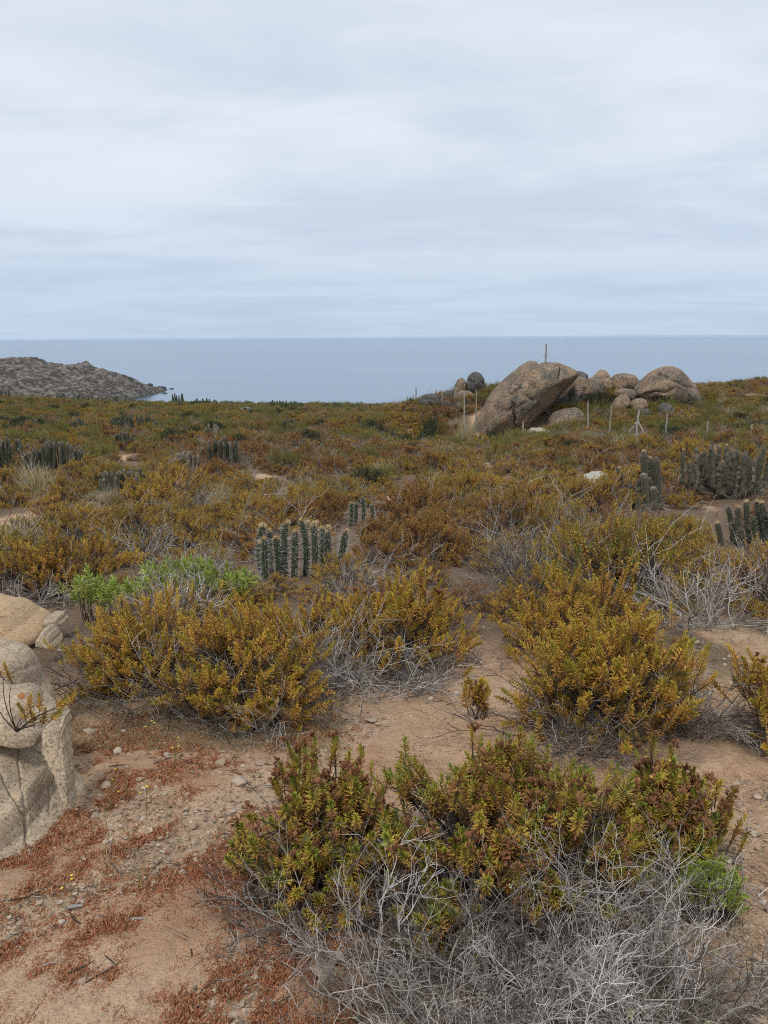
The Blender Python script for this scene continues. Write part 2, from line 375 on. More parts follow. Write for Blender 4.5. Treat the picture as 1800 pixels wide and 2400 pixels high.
# ------------------------------------------------------------------ foliage library
def sprig(rng, L, n, ll, lw, hi=False, t0=0.1, a0=70, a1=22, tint0=0.9, tint1=0.05, tj=0.12, droop=0.15):
    """leafy shoot along +Z; returns V,T,tint"""
    t = np.linspace(t0, 1, n); ph = np.arange(n) * 2.39996 + rng.normal(0, 0.25, n)
    a = np.radians(a0 + (a1 - a0) * t ** 1.4 + rng.normal(0, 9, n))
    d = np.stack([np.sin(a) * np.cos(ph), np.sin(a) * np.sin(ph), np.cos(a)], 1)
    bend = rng.normal(0, 0.10, 2)
    base = np.stack([bend[0] * L * t ** 2, bend[1] * L * t ** 2, t * L], 1)
    sd_ = np.stack([-np.sin(ph), np.cos(ph), np.zeros(n)], 1)
    up = np.cross(d, sd_) * -1
    up = np.where((up[:, 2:3] < 0), -up, up)
    l = (ll * (0.75 + 0.5 * rng.random(n)) * (1 - 0.35 * t ** 6))[:, None]
    ww = (lw * (0.8 + 0.4 * rng.random(n)))[:, None]
    tint = np.clip(tint0 + (tint1 - tint0) * t + rng.normal(0, tj, n), 0, 1)
    dz = np.array([0, 0, -1.0]) * droop
    if hi:
        p1 = base + d * l * 0.35; p2 = base + unit(d + dz * 0.4) * l * 0.72; p3 = base + unit(d + dz) * l
        V = np.stack([base, p1 + sd_ * ww * .5 + up * ww * .18, p1 - sd_ * ww * .5 + up * ww * .18, p2 + sd_ * ww * .42 + up * ww * .15, p2 - sd_ * ww * .42 + up * ww * .15, p3], 1)
        F0 = np.array([[0, 1, 2], [1, 3, 4], [1, 4, 2], [3, 5, 4]])
    else:
        p1 = base + d * l * 0.5; p3 = base + unit(d + dz) * l
        V = np.stack([base, p1 + sd_ * ww * .5 + up * ww * .2, p1 - sd_ * ww * .5 + up * ww * .2, p3], 1)
        F0 = np.array([[0, 1, 3], [0, 3, 2]])
    k = V.shape[1]
    T = (F0[None] + (np.arange(n) * k)[:, None, None]).reshape(-1, 3)
    tv = np.repeat(tint, k).reshape(n, k); tv[:, -1] += 0.06
    return V.reshape(-1, 3), T, np.clip(tv.ravel(), 0, 1)
def stamp(mb, protos, Pos, Rot, Sc, rng, mat=0, tshift=None):
    pick = rng.integers(0, len(protos), len(Pos))
    for i, (V, T, A) in enumerate(protos):
        s = np.where(pick == i)[0]
        if not len(s): continue
        W = np.einsum('mij,kj->mki', Rot[s], V) * Sc[s][:, None, None] + Pos[s][:, None]
        TT = (T[None] + (np.arange(len(s)) * len(V))[:, None, None]).reshape(-1, 3)
        A2 = np.tile(A, (len(s), 1))
        if tshift is not None: A2 = A2 + tshift[s][:, None]
        mb.add(W.reshape(-1, 3), TT, mat, np.clip(A2.ravel(), 0, 1))
def shrub_frames(rng, rx, ry, h, K, per, L, spread=0.2, low=-0.05, upw=0.5, lump=0.25, inner=0.35):
    """clumps of shoots on a lumpy dome; returns shoot positions, directions, sizes, clump id and the branches that carry them"""
    az = rng.random(K) * 2 * np.pi; se = np.clip(low + (1 - low) * rng.random(K) ** 0.85, low, 1)
    ce = np.sqrt(np.clip(1 - se ** 2, 0, 1)); f = 1 - lump * rng.random(K)
    f = np.where(rng.random(K) < inner, f * 0.78, f)
    C = np.stack([rx * ce * np.cos(az) * f, ry * ce * np.sin(az) * f, h * (0.18 + 0.82 * np.clip(se, 0, 1)) * f], 1)
    hub = C * np.array([0.68, 0.68, 0.62]) + rng.normal(0, 0.02, (K, 3)); hub[:, 2] = np.maximum(hub[:, 2], 0.04)
    npk = np.maximum(2, rng.poisson(per, K)); cid = np.repeat(np.arange(K), npk); M_ = len(cid)
    sp = spread * min(rx, ry)
    tgt = C[cid] + rng.normal(0, 1, (M_, 3)) * np.array([sp, sp, sp * 0.6])
    D = unit(unit(tgt - hub[cid]) * 0.8 + np.array([0, 0, upw]) + rng.normal(0, 0.22, (M_, 3)))
    sc = 0.62 + 0.58 * rng.random(M_)
    pos = tgt - D * (L * sc)[:, None]
    pos[:, 2] = np.maximum(pos[:, 2], 0.02)
    root = np.stack([rng.normal(0, 0.07 * rx, K), rng.normal(0, 0.07 * ry, K), np.full(K, -0.03)], 1)
    k = 6; tt = np.linspace(0, 1, k)[None, :, None]
    mid = (root + hub) / 2 + rng.normal(0, 0.05 * rx, (K, 3)); mid[:, 2] = np.abs(mid[:, 2]) * 0.8
    B = (1 - tt) ** 2 * root[:, None] + 2 * tt * (1 - tt) * mid[:, None] + tt ** 2 * hub[:, None]
    B[:, 1:-1] += rng.normal(0, 0.012, (K, k - 2, 3))
    k2 = 4; t2 = np.linspace(0, 1, k2)[None, :, None]
    end = pos + D * (L * sc * 0.85)[:, None]
    S = hub[cid][:, None] * (1 - t2) ** 2 + 2 * t2 * (1 - t2) * ((hub[cid] + pos) / 2 + rng.normal(0, 0.015, (M_, 3)))[:, None] + t2 ** 2 * pos[:, None]
    S[:, -1] = end
    S[:, -2] = pos
    return pos, D, sc, cid, B, S
def branch_mb(rng, B, S, r0, mb, mat=0, t_lo=0.15, t_hi=0.55, sides=5):
    k = B.shape[1]
    tubes(B, np.linspace(r0, r0 * 0.45, k)[None] * (0.7 + 0.6 * rng.random(len(B)))[:, None], sides, t_lo + (t_hi - t_lo) * rng.random(len(B)), mb, mat)
    tubes(S, np.linspace(r0 * 0.34, r0 * 0.12, S.shape[1])[None], 3, t_lo + (t_hi - t_lo) * rng.random(len(S)), mb, mat)
def twigs(rng, mb, S, D, Ln, r0, levels, mat=0, tlo=0.3, thi=0.9, wig=0.22, trop=0.04, k0=7, minz=None):
    """bare branching twigs grown level by level"""
    P = grow(rng, S, D, Ln, k0, wig, trop)
    tint = tlo + (thi - tlo) * rng.random(len(P))
    r = r0 * (0.6 + 0.7 * rng.random(len(P)))
    if minz is not None: P[..., 2] = np.maximum(P[..., 2], minz)
    tubes(P, r[:, None] * np.linspace(1, 0.35, k0)[None], 5 if r0 > 0.004 else 4, tint, mb, mat)
    tips = [P[:, -1]]
    for (nch, ratio, ang, kk) in levels:
        m_ = len(P); pid = np.repeat(np.arange(m_), nch); tpos = 0.25 + 0.75 * rng.random(len(pid))
        k = P.shape[1]; fi = tpos * (k - 1); i0 = np.minimum(fi.astype(int), k - 2); fr = (fi - i0)[:, None]
        S2 = P[pid, i0] * (1 - fr) + P[pid, i0 + 1] * fr
        T2 = unit(P[pid, i0 + 1] - P[pid, i0])
        side = unit(np.cross(T2, rng.normal(0, 1, (len(pid), 3))))
        a = np.radians(ang) * (0.6 + 0.8 * rng.random(len(pid)))[:, None]
        D2 = T2 * np.cos(a) + side * np.sin(a)
        Ln2 = (Ln[pid] * ratio * (0.5 + rng.random(len(pid))))
        r2 = r[pid] * 0.58
        P2 = grow(rng, S2, D2, Ln2, kk, wig, trop)
        if minz is not None: P2[..., 2] = np.maximum(P2[..., 2], minz)
        t2 = np.clip(tint[pid] + rng.normal(0, 0.12, len(pid)), 0, 1)
        tubes(P2, r2[:, None] * np.linspace(1, 0.4, kk)[None], 3, t2, mb, mat)
        P, Ln, r, tint = P2, Ln2, r2, t2; tips.append(P[:, -1])
    return tips
def hemis(rng, n, lo, hi):
    az = rng.random(n) * 2 * np.pi; z = lo + (hi - lo) * rng.random(n); c = np.sqrt(np.clip(1 - z * z, 0, 1))
    return np.stack([c * np.cos(az), c * np.sin(az), z], 1)

# ------------------------------------------------------------------ rocks
def ico(sub):
    bm = bmesh.new(); bmesh.ops.create_icosphere(bm, subdivisions=sub, radius=1.0)
    V = np.array([v.co[:] for v in bm.verts]); T = np.array([[v.index for v in f.verts] for f in bm.faces]); bm.free()
    return unit(V), T
ICO = {s: ico(s) for s in (2, 3, 4, 5, 6, 7)}
def vnormals(V, T):
    fn = np.cross(V[T[:, 1]] - V[T[:, 0]], V[T[:, 2]] - V[T[:, 0]]); n = np.zeros_like(V)
    for i in range(3): np.add.at(n, T[:, i], fn)
    return unit(n)
def outline_rock(name, pts, Y, depth, mat, label, sub=5, e=2.4, amp=0.03, freq=2.0, seed=0, cracks=(), center=None, cat='boulder', group=None, tilt=0.0, cuts=6, spots=None, extra=None, front_k=1.0):
    """a boulder whose silhouette follows pts (photo pixels) at forward distance Y, with real depth; cracks: (pixel polyline, width m, depth m)"""
    W = np.array([on_plane(px, py, Y) for px, py in pts]); P2 = W[:, [0, 2]]
    c = P2.mean(0) if center is None else on_plane(center[0], center[1], Y)[[0, 2]]
    ang = np.linspace(-np.pi, np.pi, 721); r = np.zeros(721)
    Q = np.roll(P2, -1, 0)
    for i, a in enumerate(ang):
        d = np.array([math.cos(a), math.sin(a)]); best = 0
        for A, B in zip(P2, Q):
            ee = B - A; dn = d[0] * ee[1] - d[1] * ee[0]
            if abs(dn) < 1e-12: continue
            ac = A - c
            t = (ac[0] * ee[1] - ac[1] * ee[0]) / dn; s = (ac[0] * d[1] - ac[1] * d[0]) / dn
            if t > best and -1e-6 <= s <= 1 + 1e-6: best = t
        r[i] = best
    ker = np.hanning(13); ker /= ker.sum(); r[:-1] = np.convolve(np.concatenate([r[-7:-1], r[:-1], r[:6]]), ker, 'valid'); r[-1] = r[0]
    U, T = ICO[sub]
    cpx = project(np.array([[c[0], Y, c[1]]]))[0, :2]; want = np.array([project(np.array([[c[0] + math.cos(a_) * r_, Y, c[1] + math.sin(a_) * r_]]))[0, :2] for a_, r_ in zip(ang, r)]) - cpx
    ta = np.arctan2(-want[:, 1], want[:, 0]); tr = np.hypot(want[:, 0], want[:, 1]); od = np.argsort(ta); ta, tr = ta[od], tr[od]
    for fit in range(5 if Y < 20 else 1):
        rho = np.hypot(U[:, 0], U[:, 2]); th = np.arctan2(U[:, 2], U[:, 0]); s = (rho ** e + np.abs(U[:, 1]) ** e) ** (-1 / e)
        rr = np.interp(th, ang, r)
        V = np.stack([np.cos(th) * rr * rho * s, depth * U[:, 1] * s, np.sin(th) * rr * rho * s], 1)
        V[:, 1] = np.where(V[:, 1] < 0, V[:, 1] * front_k, V[:, 1])
        V[:, 1] += tilt * V[:, 2]
        size = float(np.mean(r))
        rng = np.random.default_rng(seed + 11)
        q = V / size
        rad = unit(V)
        # flat weathered faces on the sides that face the camera
        for _ in range(cuts):
            n = unit(np.array([rng.normal(0, 0.55), -1.0, rng.normal(0.25, 0.5)])[None])[0]
            hmax = (V @ n).max(); h0 = hmax * (0.80 + 0.13 * rng.random())
            ex = np.maximum(V @ n - h0, 0); V = V - 0.75 * ex[:, None] * n
        nz = fbm(q[:, 0] * freq + seed * 3.1, q[:, 1] * freq, q[:, 2] * freq, seed=seed, oct=5, gain=0.55)
        V = V + rad * (nz * amp * size)[:, None]
        rdg = 1 - np.abs(fbm(q[:, 0] * freq * 1.3 + 9, q[:, 1] * freq * 1.3, q[:, 2] * freq * 2.0 + 4, seed=seed + 50, oct=4))
        V = V - rad * (np.clip(rdg - 0.86, 0, 1) * amp * size * 1.3)[:, None]
        if fit < 4 and Y < 20:     # draw the outline in where the near side of the rock bulges past it
            pq = project(V + np.array([c[0], Y, c[1]]))[:, :2] - cpx; pa = np.arctan2(-pq[:, 1], pq[:, 0]); prd = np.hypot(pq[:, 0], pq[:, 1]); bins = np.clip(((pa + np.pi) / (2 * np.pi) * 72).astype(int), 0, 71)
            mx = np.zeros(72); np.maximum.at(mx, bins, prd); bc = (np.arange(72) + .5) / 72 * 2 * np.pi - np.pi; ratio = np.interp(bc, ta, tr) / np.maximum(mx, 1e-6)
            ratio = np.convolve(np.concatenate([ratio[-3:], ratio, ratio[:3]]), np.ones(7) / 7, 'valid')
            r = r * np.clip(np.interp(ang, bc, ratio, period=2 * np.pi), .85, 1.06)
    Wd = V + np.array([c[0], Y, c[1]])
    pp = project(Wd)[:, :2]
    nrm = vnormals(V, T)
    front = nrm[:, 1] < 0.35
    for line, cw, cd in cracks:
        L2 = np.array(line, float); sc = Y * 1.08 / F
        if len(L2) > 1:
            fine = [L2[0]]; 
            for A, B in zip(L2[:-1], L2[1:]):
                nseg = 3
                for j in range(1, nseg + 1):
                    fine.append(A + (B - A) * j / nseg + (rng.normal(0, 0.05, 2) * np.linalg.norm(B - A) if j < nseg else 0))
            L2 = np.array(fine)
        d = np.full(len(V), 1e9)
        for A, B in zip(L2[:-1], L2[1:]): d = np.minimum(d, seg_dist(pp, A, B))
        V = V - nrm * (np.where(front, np.exp(-(d * sc / cw) ** 2), 0) * cd)[:, None]
    if extra is not None: V = extra(V, pp, nrm, front)
    base = np.array([c[0], Y, c[1]])
    mb = MB(); mb.add(V, T, 0, 0.5)
    mats = [mat]
    if spots:
        mi = np.zeros(len(T), int); cen = pp[T].mean(1); fr = front[T].all(1)
        for (sx, sy, srx, sry, mm) in spots:
            wob = 0.35 * fbm(cen[:, 0] / srx * 1.5, cen[:, 1] / sry * 1.5, seed=4, oct=3)
            ins = fr & (np.hypot((cen[:, 0] - sx) / srx, (cen[:, 1] - sy) / sry) + wob < 1)
            mats.append(mm); mi[ins] = len(mats) - 1
        mb.M[0] = mi
    me = mb.mesh(name, mats, smooth=True)
    o = link(name, me, None, base)
    return tag(o, label, cat, group)
def stone_mesh(rng, name, mat, sub=2, flat=0.6, cuts=7):
    U, T = ICO[sub]; V = U * np.array([1, 0.75, flat])
    for _ in range(cuts):
        n = unit(rng.normal(0, 1, (1, 3)))[0]; h0 = (V @ n).max() * (0.55 + 0.3 * rng.random())
        V = V - np.maximum(V @ n - h0, 0)[:, None] * n
    V = V * (1 + 0.06 * vnoise(V[:, 0] * 3, V[:, 1] * 3, V[:, 2] * 3, seed=int(rng.integers(999))))[:, None]
    mb = MB(); mb.add(V, T, 0, 0.3 + 0.5 * rng.random()); return mb.mesh(name, [mat], smooth=False)

# ------------------------------------------------------------------ where the near shrubs stand (x, y, rx, ry, h)
def spot(px, py): return ground_hit(px, py)
NEAR = {   # base pixel, half width m, half depth m, height m
 'a1': ((330, 1590), 0.46, 0.40, 0.48), 'a2': ((575, 1655), 0.46, 0.40, 0.56),
 'b': ((920, 1545), 0.48, 0.42, 0.58), 'c': ((1430, 1680), 0.48, 0.42, 0.60), 'c2': ((1360, 1515), 0.60, 0.5, 0.52),
 'd': ((1850, 1730), 0.34, 0.34, 0.48), 'e': ((1125, 1690), 0.07, 0.06, 0.22), 'f': ((150, 1390), 0.95, 0.6, 0.62),
 'a3': ((440, 1485), 0.45, 0.35, 0.34), 'a4': ((715, 1520), 0.46, 0.36, 0.38),
 'h1': ((765, 2060), 0.27, 0.26, 0.46), 'h2': ((1150, 2090), 0.54, 0.36, 0.54), 'h3': ((1545, 2020), 0.20, 0.2, 0.41)}
NP = {k: (spot(*v[0]),) + v[1:] for k, v in NEAR.items()}
for k, (p, rx, ry, h) in NP.items():
    if k not in ('e',): LITTER_SPOTS.append((p[0], p[1], max(rx, ry) * 0.95))

# cacti: base pixel, width px, top pixel y, kind
CACTI = [
 # px, base y, half width px, top y, n stems, look, label, seed
 (130, 1102, 55, 1030, 26, 'mid', 'broad grey-green cactus clump of many upright columns by the left edge', 1),
 (20, 1080, 40, 1026, 16, 'mid', 'grey cactus clump cut off by the left edge beside the broad clump', 2),
 (283, 1150, 50, 1097, 18, 'mid', 'low grey cactus clump half sunk in golden scrub on the left', 3),
 (523, 1090, 44, 1013, 17, 'mid', 'dark cactus clump with one column apart on its left and bare sand near', 4),
 (288, 1045, 24, 1008, 14, 'mid', 'small rounded cactus clump above the reddish bare patch', 5),
 (315, 1008, 54, 968, 34, 'far', 'wide dark cactus thicket in the greener scrub on the left', 6),
 (184, 1012, 22, 979, 16, 'far', 'small round dark cactus clump near the green bushes', 7),
 (678, 1012, 22, 974, 12, 'far', 'cactus clump with its columns stepping up to the right', 8),
 (497, 1030, 22, 990, 9, 'dead', 'withered grey cactus stems beyond the dark clump', 9),
 (436, 1102, 22, 1048, 9, 'dead', 'dead ashen cactus stems standing left of the dark clump', 10),
 (12, 998, 18, 972, 10, 'far', 'small far cactus clump at the left edge under the green scrub', 11),
 (72, 1008, 24, 984, 10, 'far', 'pale low cactus clump in yellowish grass at the left', 12)]
SKY_CACTI = [(145, 935, 9, 921, 6), (193, 944, 15, 924, 9), (239, 946, 12, 930, 9), (277, 940, 9, 928, 5), (416, 939, 11, 922, 8), (480, 952, 24, 934, 14), (651, 957, 17, 937, 11), (692, 961, 16, 942, 10), (627, 962, 8, 949, 4), (784, 960, 18, 945, 10), (835, 960, 13, 945, 6), (872, 958, 12, 946, 5), (6, 928, 6, 914, 4)]
KEEP = []           # no scrub here: x, y, r
cact_at = []
for (px, by, hw, ty, n, look, lab, sd_) in CACTI:
    p = ground_hit(px, by); D = np.linalg.norm(p - CAM); rr = hw * D / F; hh = (by - ty) * D / F
    cact_at.append((p, rr, hh)); KEEP.append((p[0], p[1] - rr * 0.2, rr * 1.1))
MAINC = ground_hit(700, 1352); KEEP.append((MAINC[0], MAINC[1], 0.5))
RIGHTC = [ground_hit(1500, 1196), ground_hit(1480, 1196), ground_hit(1703, 1166), ground_hit(1757, 1282)]
KEEP += [(RIGHTC[0][0], RIGHTC[0][1] - .1, 0.42), (RIGHTC[2][0], RIGHTC[2][1] - 0.3, .8), (RIGHTC[3][0], RIGHTC[3][1] - 0.1, 0.4)]
C4 = ground_hit(846, 1232); KEEP.append((C4[0], C4[1] - 0.1, 0.5))
PALEROCK = ground_hit(1395, 1140); KEEP.append((PALEROCK[0], PALEROCK[1] + .2, 0.7))
GREEN = ground_hit(330, 1420); KEEP.append((ground_hit(430, 1380)[0], ground_hit(430, 1380)[1], 0.5))
YB = ground_hit(1230, 1012)[1]            # forward distance of the big boulder
for px, rad in ((1150, 1.6), (1210, 1.8), (1270, 1.2), (1265, 0.8)):
    q = ground_hit(px, 1010); KEEP.append((q[0], q[1] + 1.0, rad * 1.3))
for px in range(1330, 1660, 45): KEEP.append((on_plane(px, 950, YB + 3)[0], YB + 4.2, 1.3))

# scrub: jittered grid over the slope, thinned on bare sand
rng = np.random.default_rng(77)
def scatter(cell, dmin, dmax, rng):
    xs = np.arange(-0.72 * dmax, 0.72 * dmax, cell); ys = np.arange(dmin * 0.7, dmax, cell)
    X, Y = np.meshgrid(xs, ys); X = X.ravel() + rng.uniform(-.48, .48, X.size) * cell; Y = Y.ravel() + rng.uniform(-.48, .48, Y.size) * cell
    d = np.hypot(X, Y); k = (d > dmin) & (d < dmax) & (np.abs(X) < 0.66 * Y + 1.5)
    return X[k], Y[k]
SX, SY = [], []
for (cell, a, b) in ((1.0, 5.3, 14), (1.12, 14, 40), (1.25, 40, 128)):
    x, y = scatter(cell, a, b, rng); SX.append(x); SY.append(y)
x, y = scatter(.85, 40, 66, rng); k_ = (x > -1) & (x < 26); SX.append(x[k_]); SY.append(y[k_])
SX = np.concatenate(SX); SY = np.concatenate(SY)
ok = rng.random(len(SX)) > bare(SX, SY) * 1.4 - 0.1
LOWM = []
for (X, Y, r) in KEEP:
    ok &= np.hypot(SX - X, SY - Y) > r
    dd_ = np.hypot(X, Y); along = (SX * X + SY * Y) / dd_; side = np.abs(SX * Y - SY * X) / dd_
    LOWM.append((X, Y, r))
for (X, Y, rx, ry) in PATCH:
    dd_ = np.hypot(X, Y); along = (SX * X + SY * Y) / dd_; side = np.abs(SX * Y - SY * X) / dd_
    if dd_ > 6: ok &= ~((side < rx * .75) & (along > dd_ - ry - 0.4 - 0.06 * dd_) & (along < dd_ + ry * .6))
for k, (p, rx, ry, h) in NP.items(): ok &= np.hypot((SX - p[0]) / (rx + 0.2), (SY - p[1]) / (ry + 0.2)) > 1
ok &= ~((SX > -3.0) & (SX < -0.75) & (SY < 7.1) & (SY > 3.8))      # the green plant and the slab rock have this corner
SX, SY = SX[ok], SY[ok]
o_ = np.argsort(np.hypot(SX, SY)); SX, SY = SX[o_], SY[o_]; SD = np.hypot(SX, SY)
SZ = height(SX, SY)
zone = fbm(SX * 0.16, SY * 0.16, seed=31, oct=3); zone2 = fbm(SX * 0.10 + 7, SY * 0.10, seed=33, oct=2)
u = rng.random(len(SX))
KIND = np.where(zone > 0.24 - .06 * np.clip((SD - 10) / 30, 0, 1), 1, 0)                       # 0 gold 1 rust 2 olive 3 bare grey 4 straw tuft 5 dark green 6 dry-topped
KIND = np.where((u < 0.10), 6, KIND)
KIND = np.where((u > 0.93) | ((zone2 > 0.25) & (u > 0.80)), 3, KIND)
KIND = np.where((u > 0.965), 4, KIND)
pr_ = project(np.stack([SX, SY, SZ], 1))
KIND = np.where((pr_[:, 0] < 900) & (SD > 42) & (u > 0.58), np.where(u > 0.93, 5, 2), KIND)
KIND = np.where((SD > 22) & (u > 0.1) & (u < 0.22), 2, KIND)
KIND = np.where((pr_[:, 0] > 1150) & (SD > 33) & (SD < 60) & (u > 0.45) & (u < 0.75), 2, KIND)
KIND = np.where((SD > 20) & (u > 0.93) & (u < 0.955), 5, KIND)
SSC = (0.78 + 0.70 * rng.random(len(SX)) ** 1.3) * np.where(SD > 40, 1.12, 1.0)
for (X, Y, r) in LOWM:
    dd_ = np.hypot(X, Y); along = (SX * X + SY * Y) / dd_; side = np.abs(SX * Y - SY * X) / dd_
    SSC = np.where((side < r + .2) & (along > dd_ * .85 - .5) & (along < dd_) & (SD < 32), np.minimum(SSC, .62), SSC)
SROT = rng.random(len(SX)) * 6.283
inview = (pr_[:, 0] > -60) & (pr_[:, 0] < 1860) & (pr_[:, 1] < 2300)
near_idx = np.where(inview)[0][:290]
far_idx = np.setdiff1d(np.arange(len(SX)), near_idx)
near_r = SD[near_idx[-1]]

# ------------------------------------------------------------------ ground sheet
def build_ground():
    ring = [0.25]
    while ring[-1] < 800: ring.append(ring[-1] * (1.0125 if ring[-1] < 12 else 1.02 if ring[-1] < 140 else 1.08))
    ring = np.array(ring)
    a = np.radians(np.concatenate([np.arange(-42, 42, 0.36), np.arange(42, 318, 4.0)]))
    n = len(a)
    X = ring[:, None] * np.sin(a); Y = ring[:, None] * np.cos(a)
    x = X.ravel(); y = Y.ravel()
    z = height(x, y)
    d = np.hypot(x, y)
    nf = np.clip((14 - d) / 8, 0, 1)
    rel = 0.016 * fbm(x * 4.5, y * 4.5, seed=8, oct=3) + 0.008 * fbm(x * 15, y * 15, seed=9, oct=2)
    rel = rel + 0.02 * np.clip(fbm(x * 2.2, y * 2.2, seed=12, oct=2), 0, 1)
    z = z + rel * nf
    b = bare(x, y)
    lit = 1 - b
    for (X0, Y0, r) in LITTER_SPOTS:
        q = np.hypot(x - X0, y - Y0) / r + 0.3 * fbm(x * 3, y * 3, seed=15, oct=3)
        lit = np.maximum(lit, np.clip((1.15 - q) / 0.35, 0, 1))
    bx = x; by = y
    red = fbm(x * 2.3 + 5, y * 2.3, seed=41, oct=4, gain=0.6)
    red = np.clip((red + 0.14) / 0.25, 0, 1) * np.clip((4.4 - d) / 1.2, 0, 1) * np.clip((0.25 - x) / 0.5, 0, 1) * b
    tk = track(x, y); red = red * (1 - tk); z = z - .012 * tk
    V = np.concatenate([np.stack([x, y, z], 1), [[0, 0, float(height(0, 0))]]])
    R = len(ring); idx = np.arange(R * n).reshape(R, n)
    q0 = idx[:-1]; q1 = idx[1:]; r0 = np.roll(q0, -1, 1); r1 = np.roll(q1, -1, 1)
    T = np.concatenate([np.stack([q0, q1, r1], -1).reshape(-1, 3), np.stack([q0, r1, r0], -1).reshape(-1, 3), np.stack([idx[0], np.roll(idx[0], -1), np.full(n, R * n)], 1)])
    T = T[:, [0, 2, 1]]
    nz = np.cross(V[T[0, 1]] - V[T[0, 0]], V[T[0, 2]] - V[T[0, 0]])[2]
    if nz < 0: T = T[:, [0, 2, 1]]
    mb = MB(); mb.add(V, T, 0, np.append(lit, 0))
    mt, t, o = new_mat('sandy_soil'); k = NT(t)
    tcn = k.n('ShaderNodeTexCoord').outputs['Object']
    L = k.n('ShaderNodeAttribute', attribute_name='tint').outputs['Fac']
    Rd = k.n('ShaderNodeAttribute', attribute_name='red').outputs['Fac']; Tk = k.n('ShaderNodeAttribute', attribute_name='trodden').outputs['Fac']
    n1 = k.noise(tcn, 1.4, 6, 0.62); n2_ = k.noise(tcn, 11, 5, 0.65); n3 = k.noise(tcn, 60, 4, 0.7); n4 = k.noise(tcn, 210, 3, 0.7)
    c = k.ramp(n1, [(0.3, (0.52, 0.31, 0.185)), (0.5, (0.62, 0.41, 0.258)), (0.7, (0.70, 0.505, 0.345))])
    c = k.mix(k.math('MULTIPLY', k.ramp(n2_, [(0.45, (0, 0, 0)), (0.65, (1, 1, 1))]), 0.45), c, (0.36, 0.20, 0.115))
    c = k.mix(k.math('MULTIPLY', Tk, 0.6), c, (0.64, 0.47, 0.32))
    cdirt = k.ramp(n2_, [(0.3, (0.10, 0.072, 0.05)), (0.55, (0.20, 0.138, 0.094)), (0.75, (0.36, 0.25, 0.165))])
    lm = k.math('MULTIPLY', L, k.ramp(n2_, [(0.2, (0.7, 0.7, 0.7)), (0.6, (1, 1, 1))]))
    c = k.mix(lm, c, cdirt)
    rm_ = k.math('MULTIPLY', k.math('MULTIPLY', Rd, k.ramp(n3, [(0.4, (0, 0, 0)), (0.6, (1, 1, 1))])), 0.4)
    c = k.mix(rm_, c, (0.36, 0.15, 0.08))
    g = k.ramp(n3, [(0.3, (0.62, 0.60, 0.58)), (0.5, (0.97, 0.97, 0.97)), (0.72, (1.22, 1.2, 1.17))])
    c = k.mix(0.8, c, g, 'MULTIPLY')
    c = k.mix(0.6, c, k.ramp(n4, [(0.3, (0.6, 0.58, 0.55)), (0.55, (1, 1, 1)), (0.75, (1.3, 1.28, 1.24))]), 'MULTIPLY')
    h = k.math('ADD', k.math('MULTIPLY', n2_, 1.0), k.math('ADD', k.math('MULTIPLY', n3, 0.6), k.math('MULTIPLY', n4, 0.25)))
    p = k.n('ShaderNodeBsdfPrincipled', {'Base Color': c, 'Roughness': 0.95, 'Specular IOR Level': 0.15})
    bp = k.n('ShaderNodeBump', {'Height': h, 'Strength': 1.0, 'Distance': 0.03}); k.link(bp.outputs[0], p.inputs['Normal'])
    k.link(p.outputs[0], o.inputs[0])
    me = mb.mesh('ground', [mt], smooth=True)
    at = me.attributes.new('red', 'FLOAT', 'POINT'); at.data.foreach_set('value', np.append(red, 0.0)); at = me.attributes.new('trodden', 'FLOAT', 'POINT'); at.data.foreach_set('value', np.append(tk, 0.0))
    return tag(link('ground', me), 'sandy slope running down to the sea', None, None, 'structure')
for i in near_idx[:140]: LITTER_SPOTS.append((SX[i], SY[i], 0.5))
build_ground()

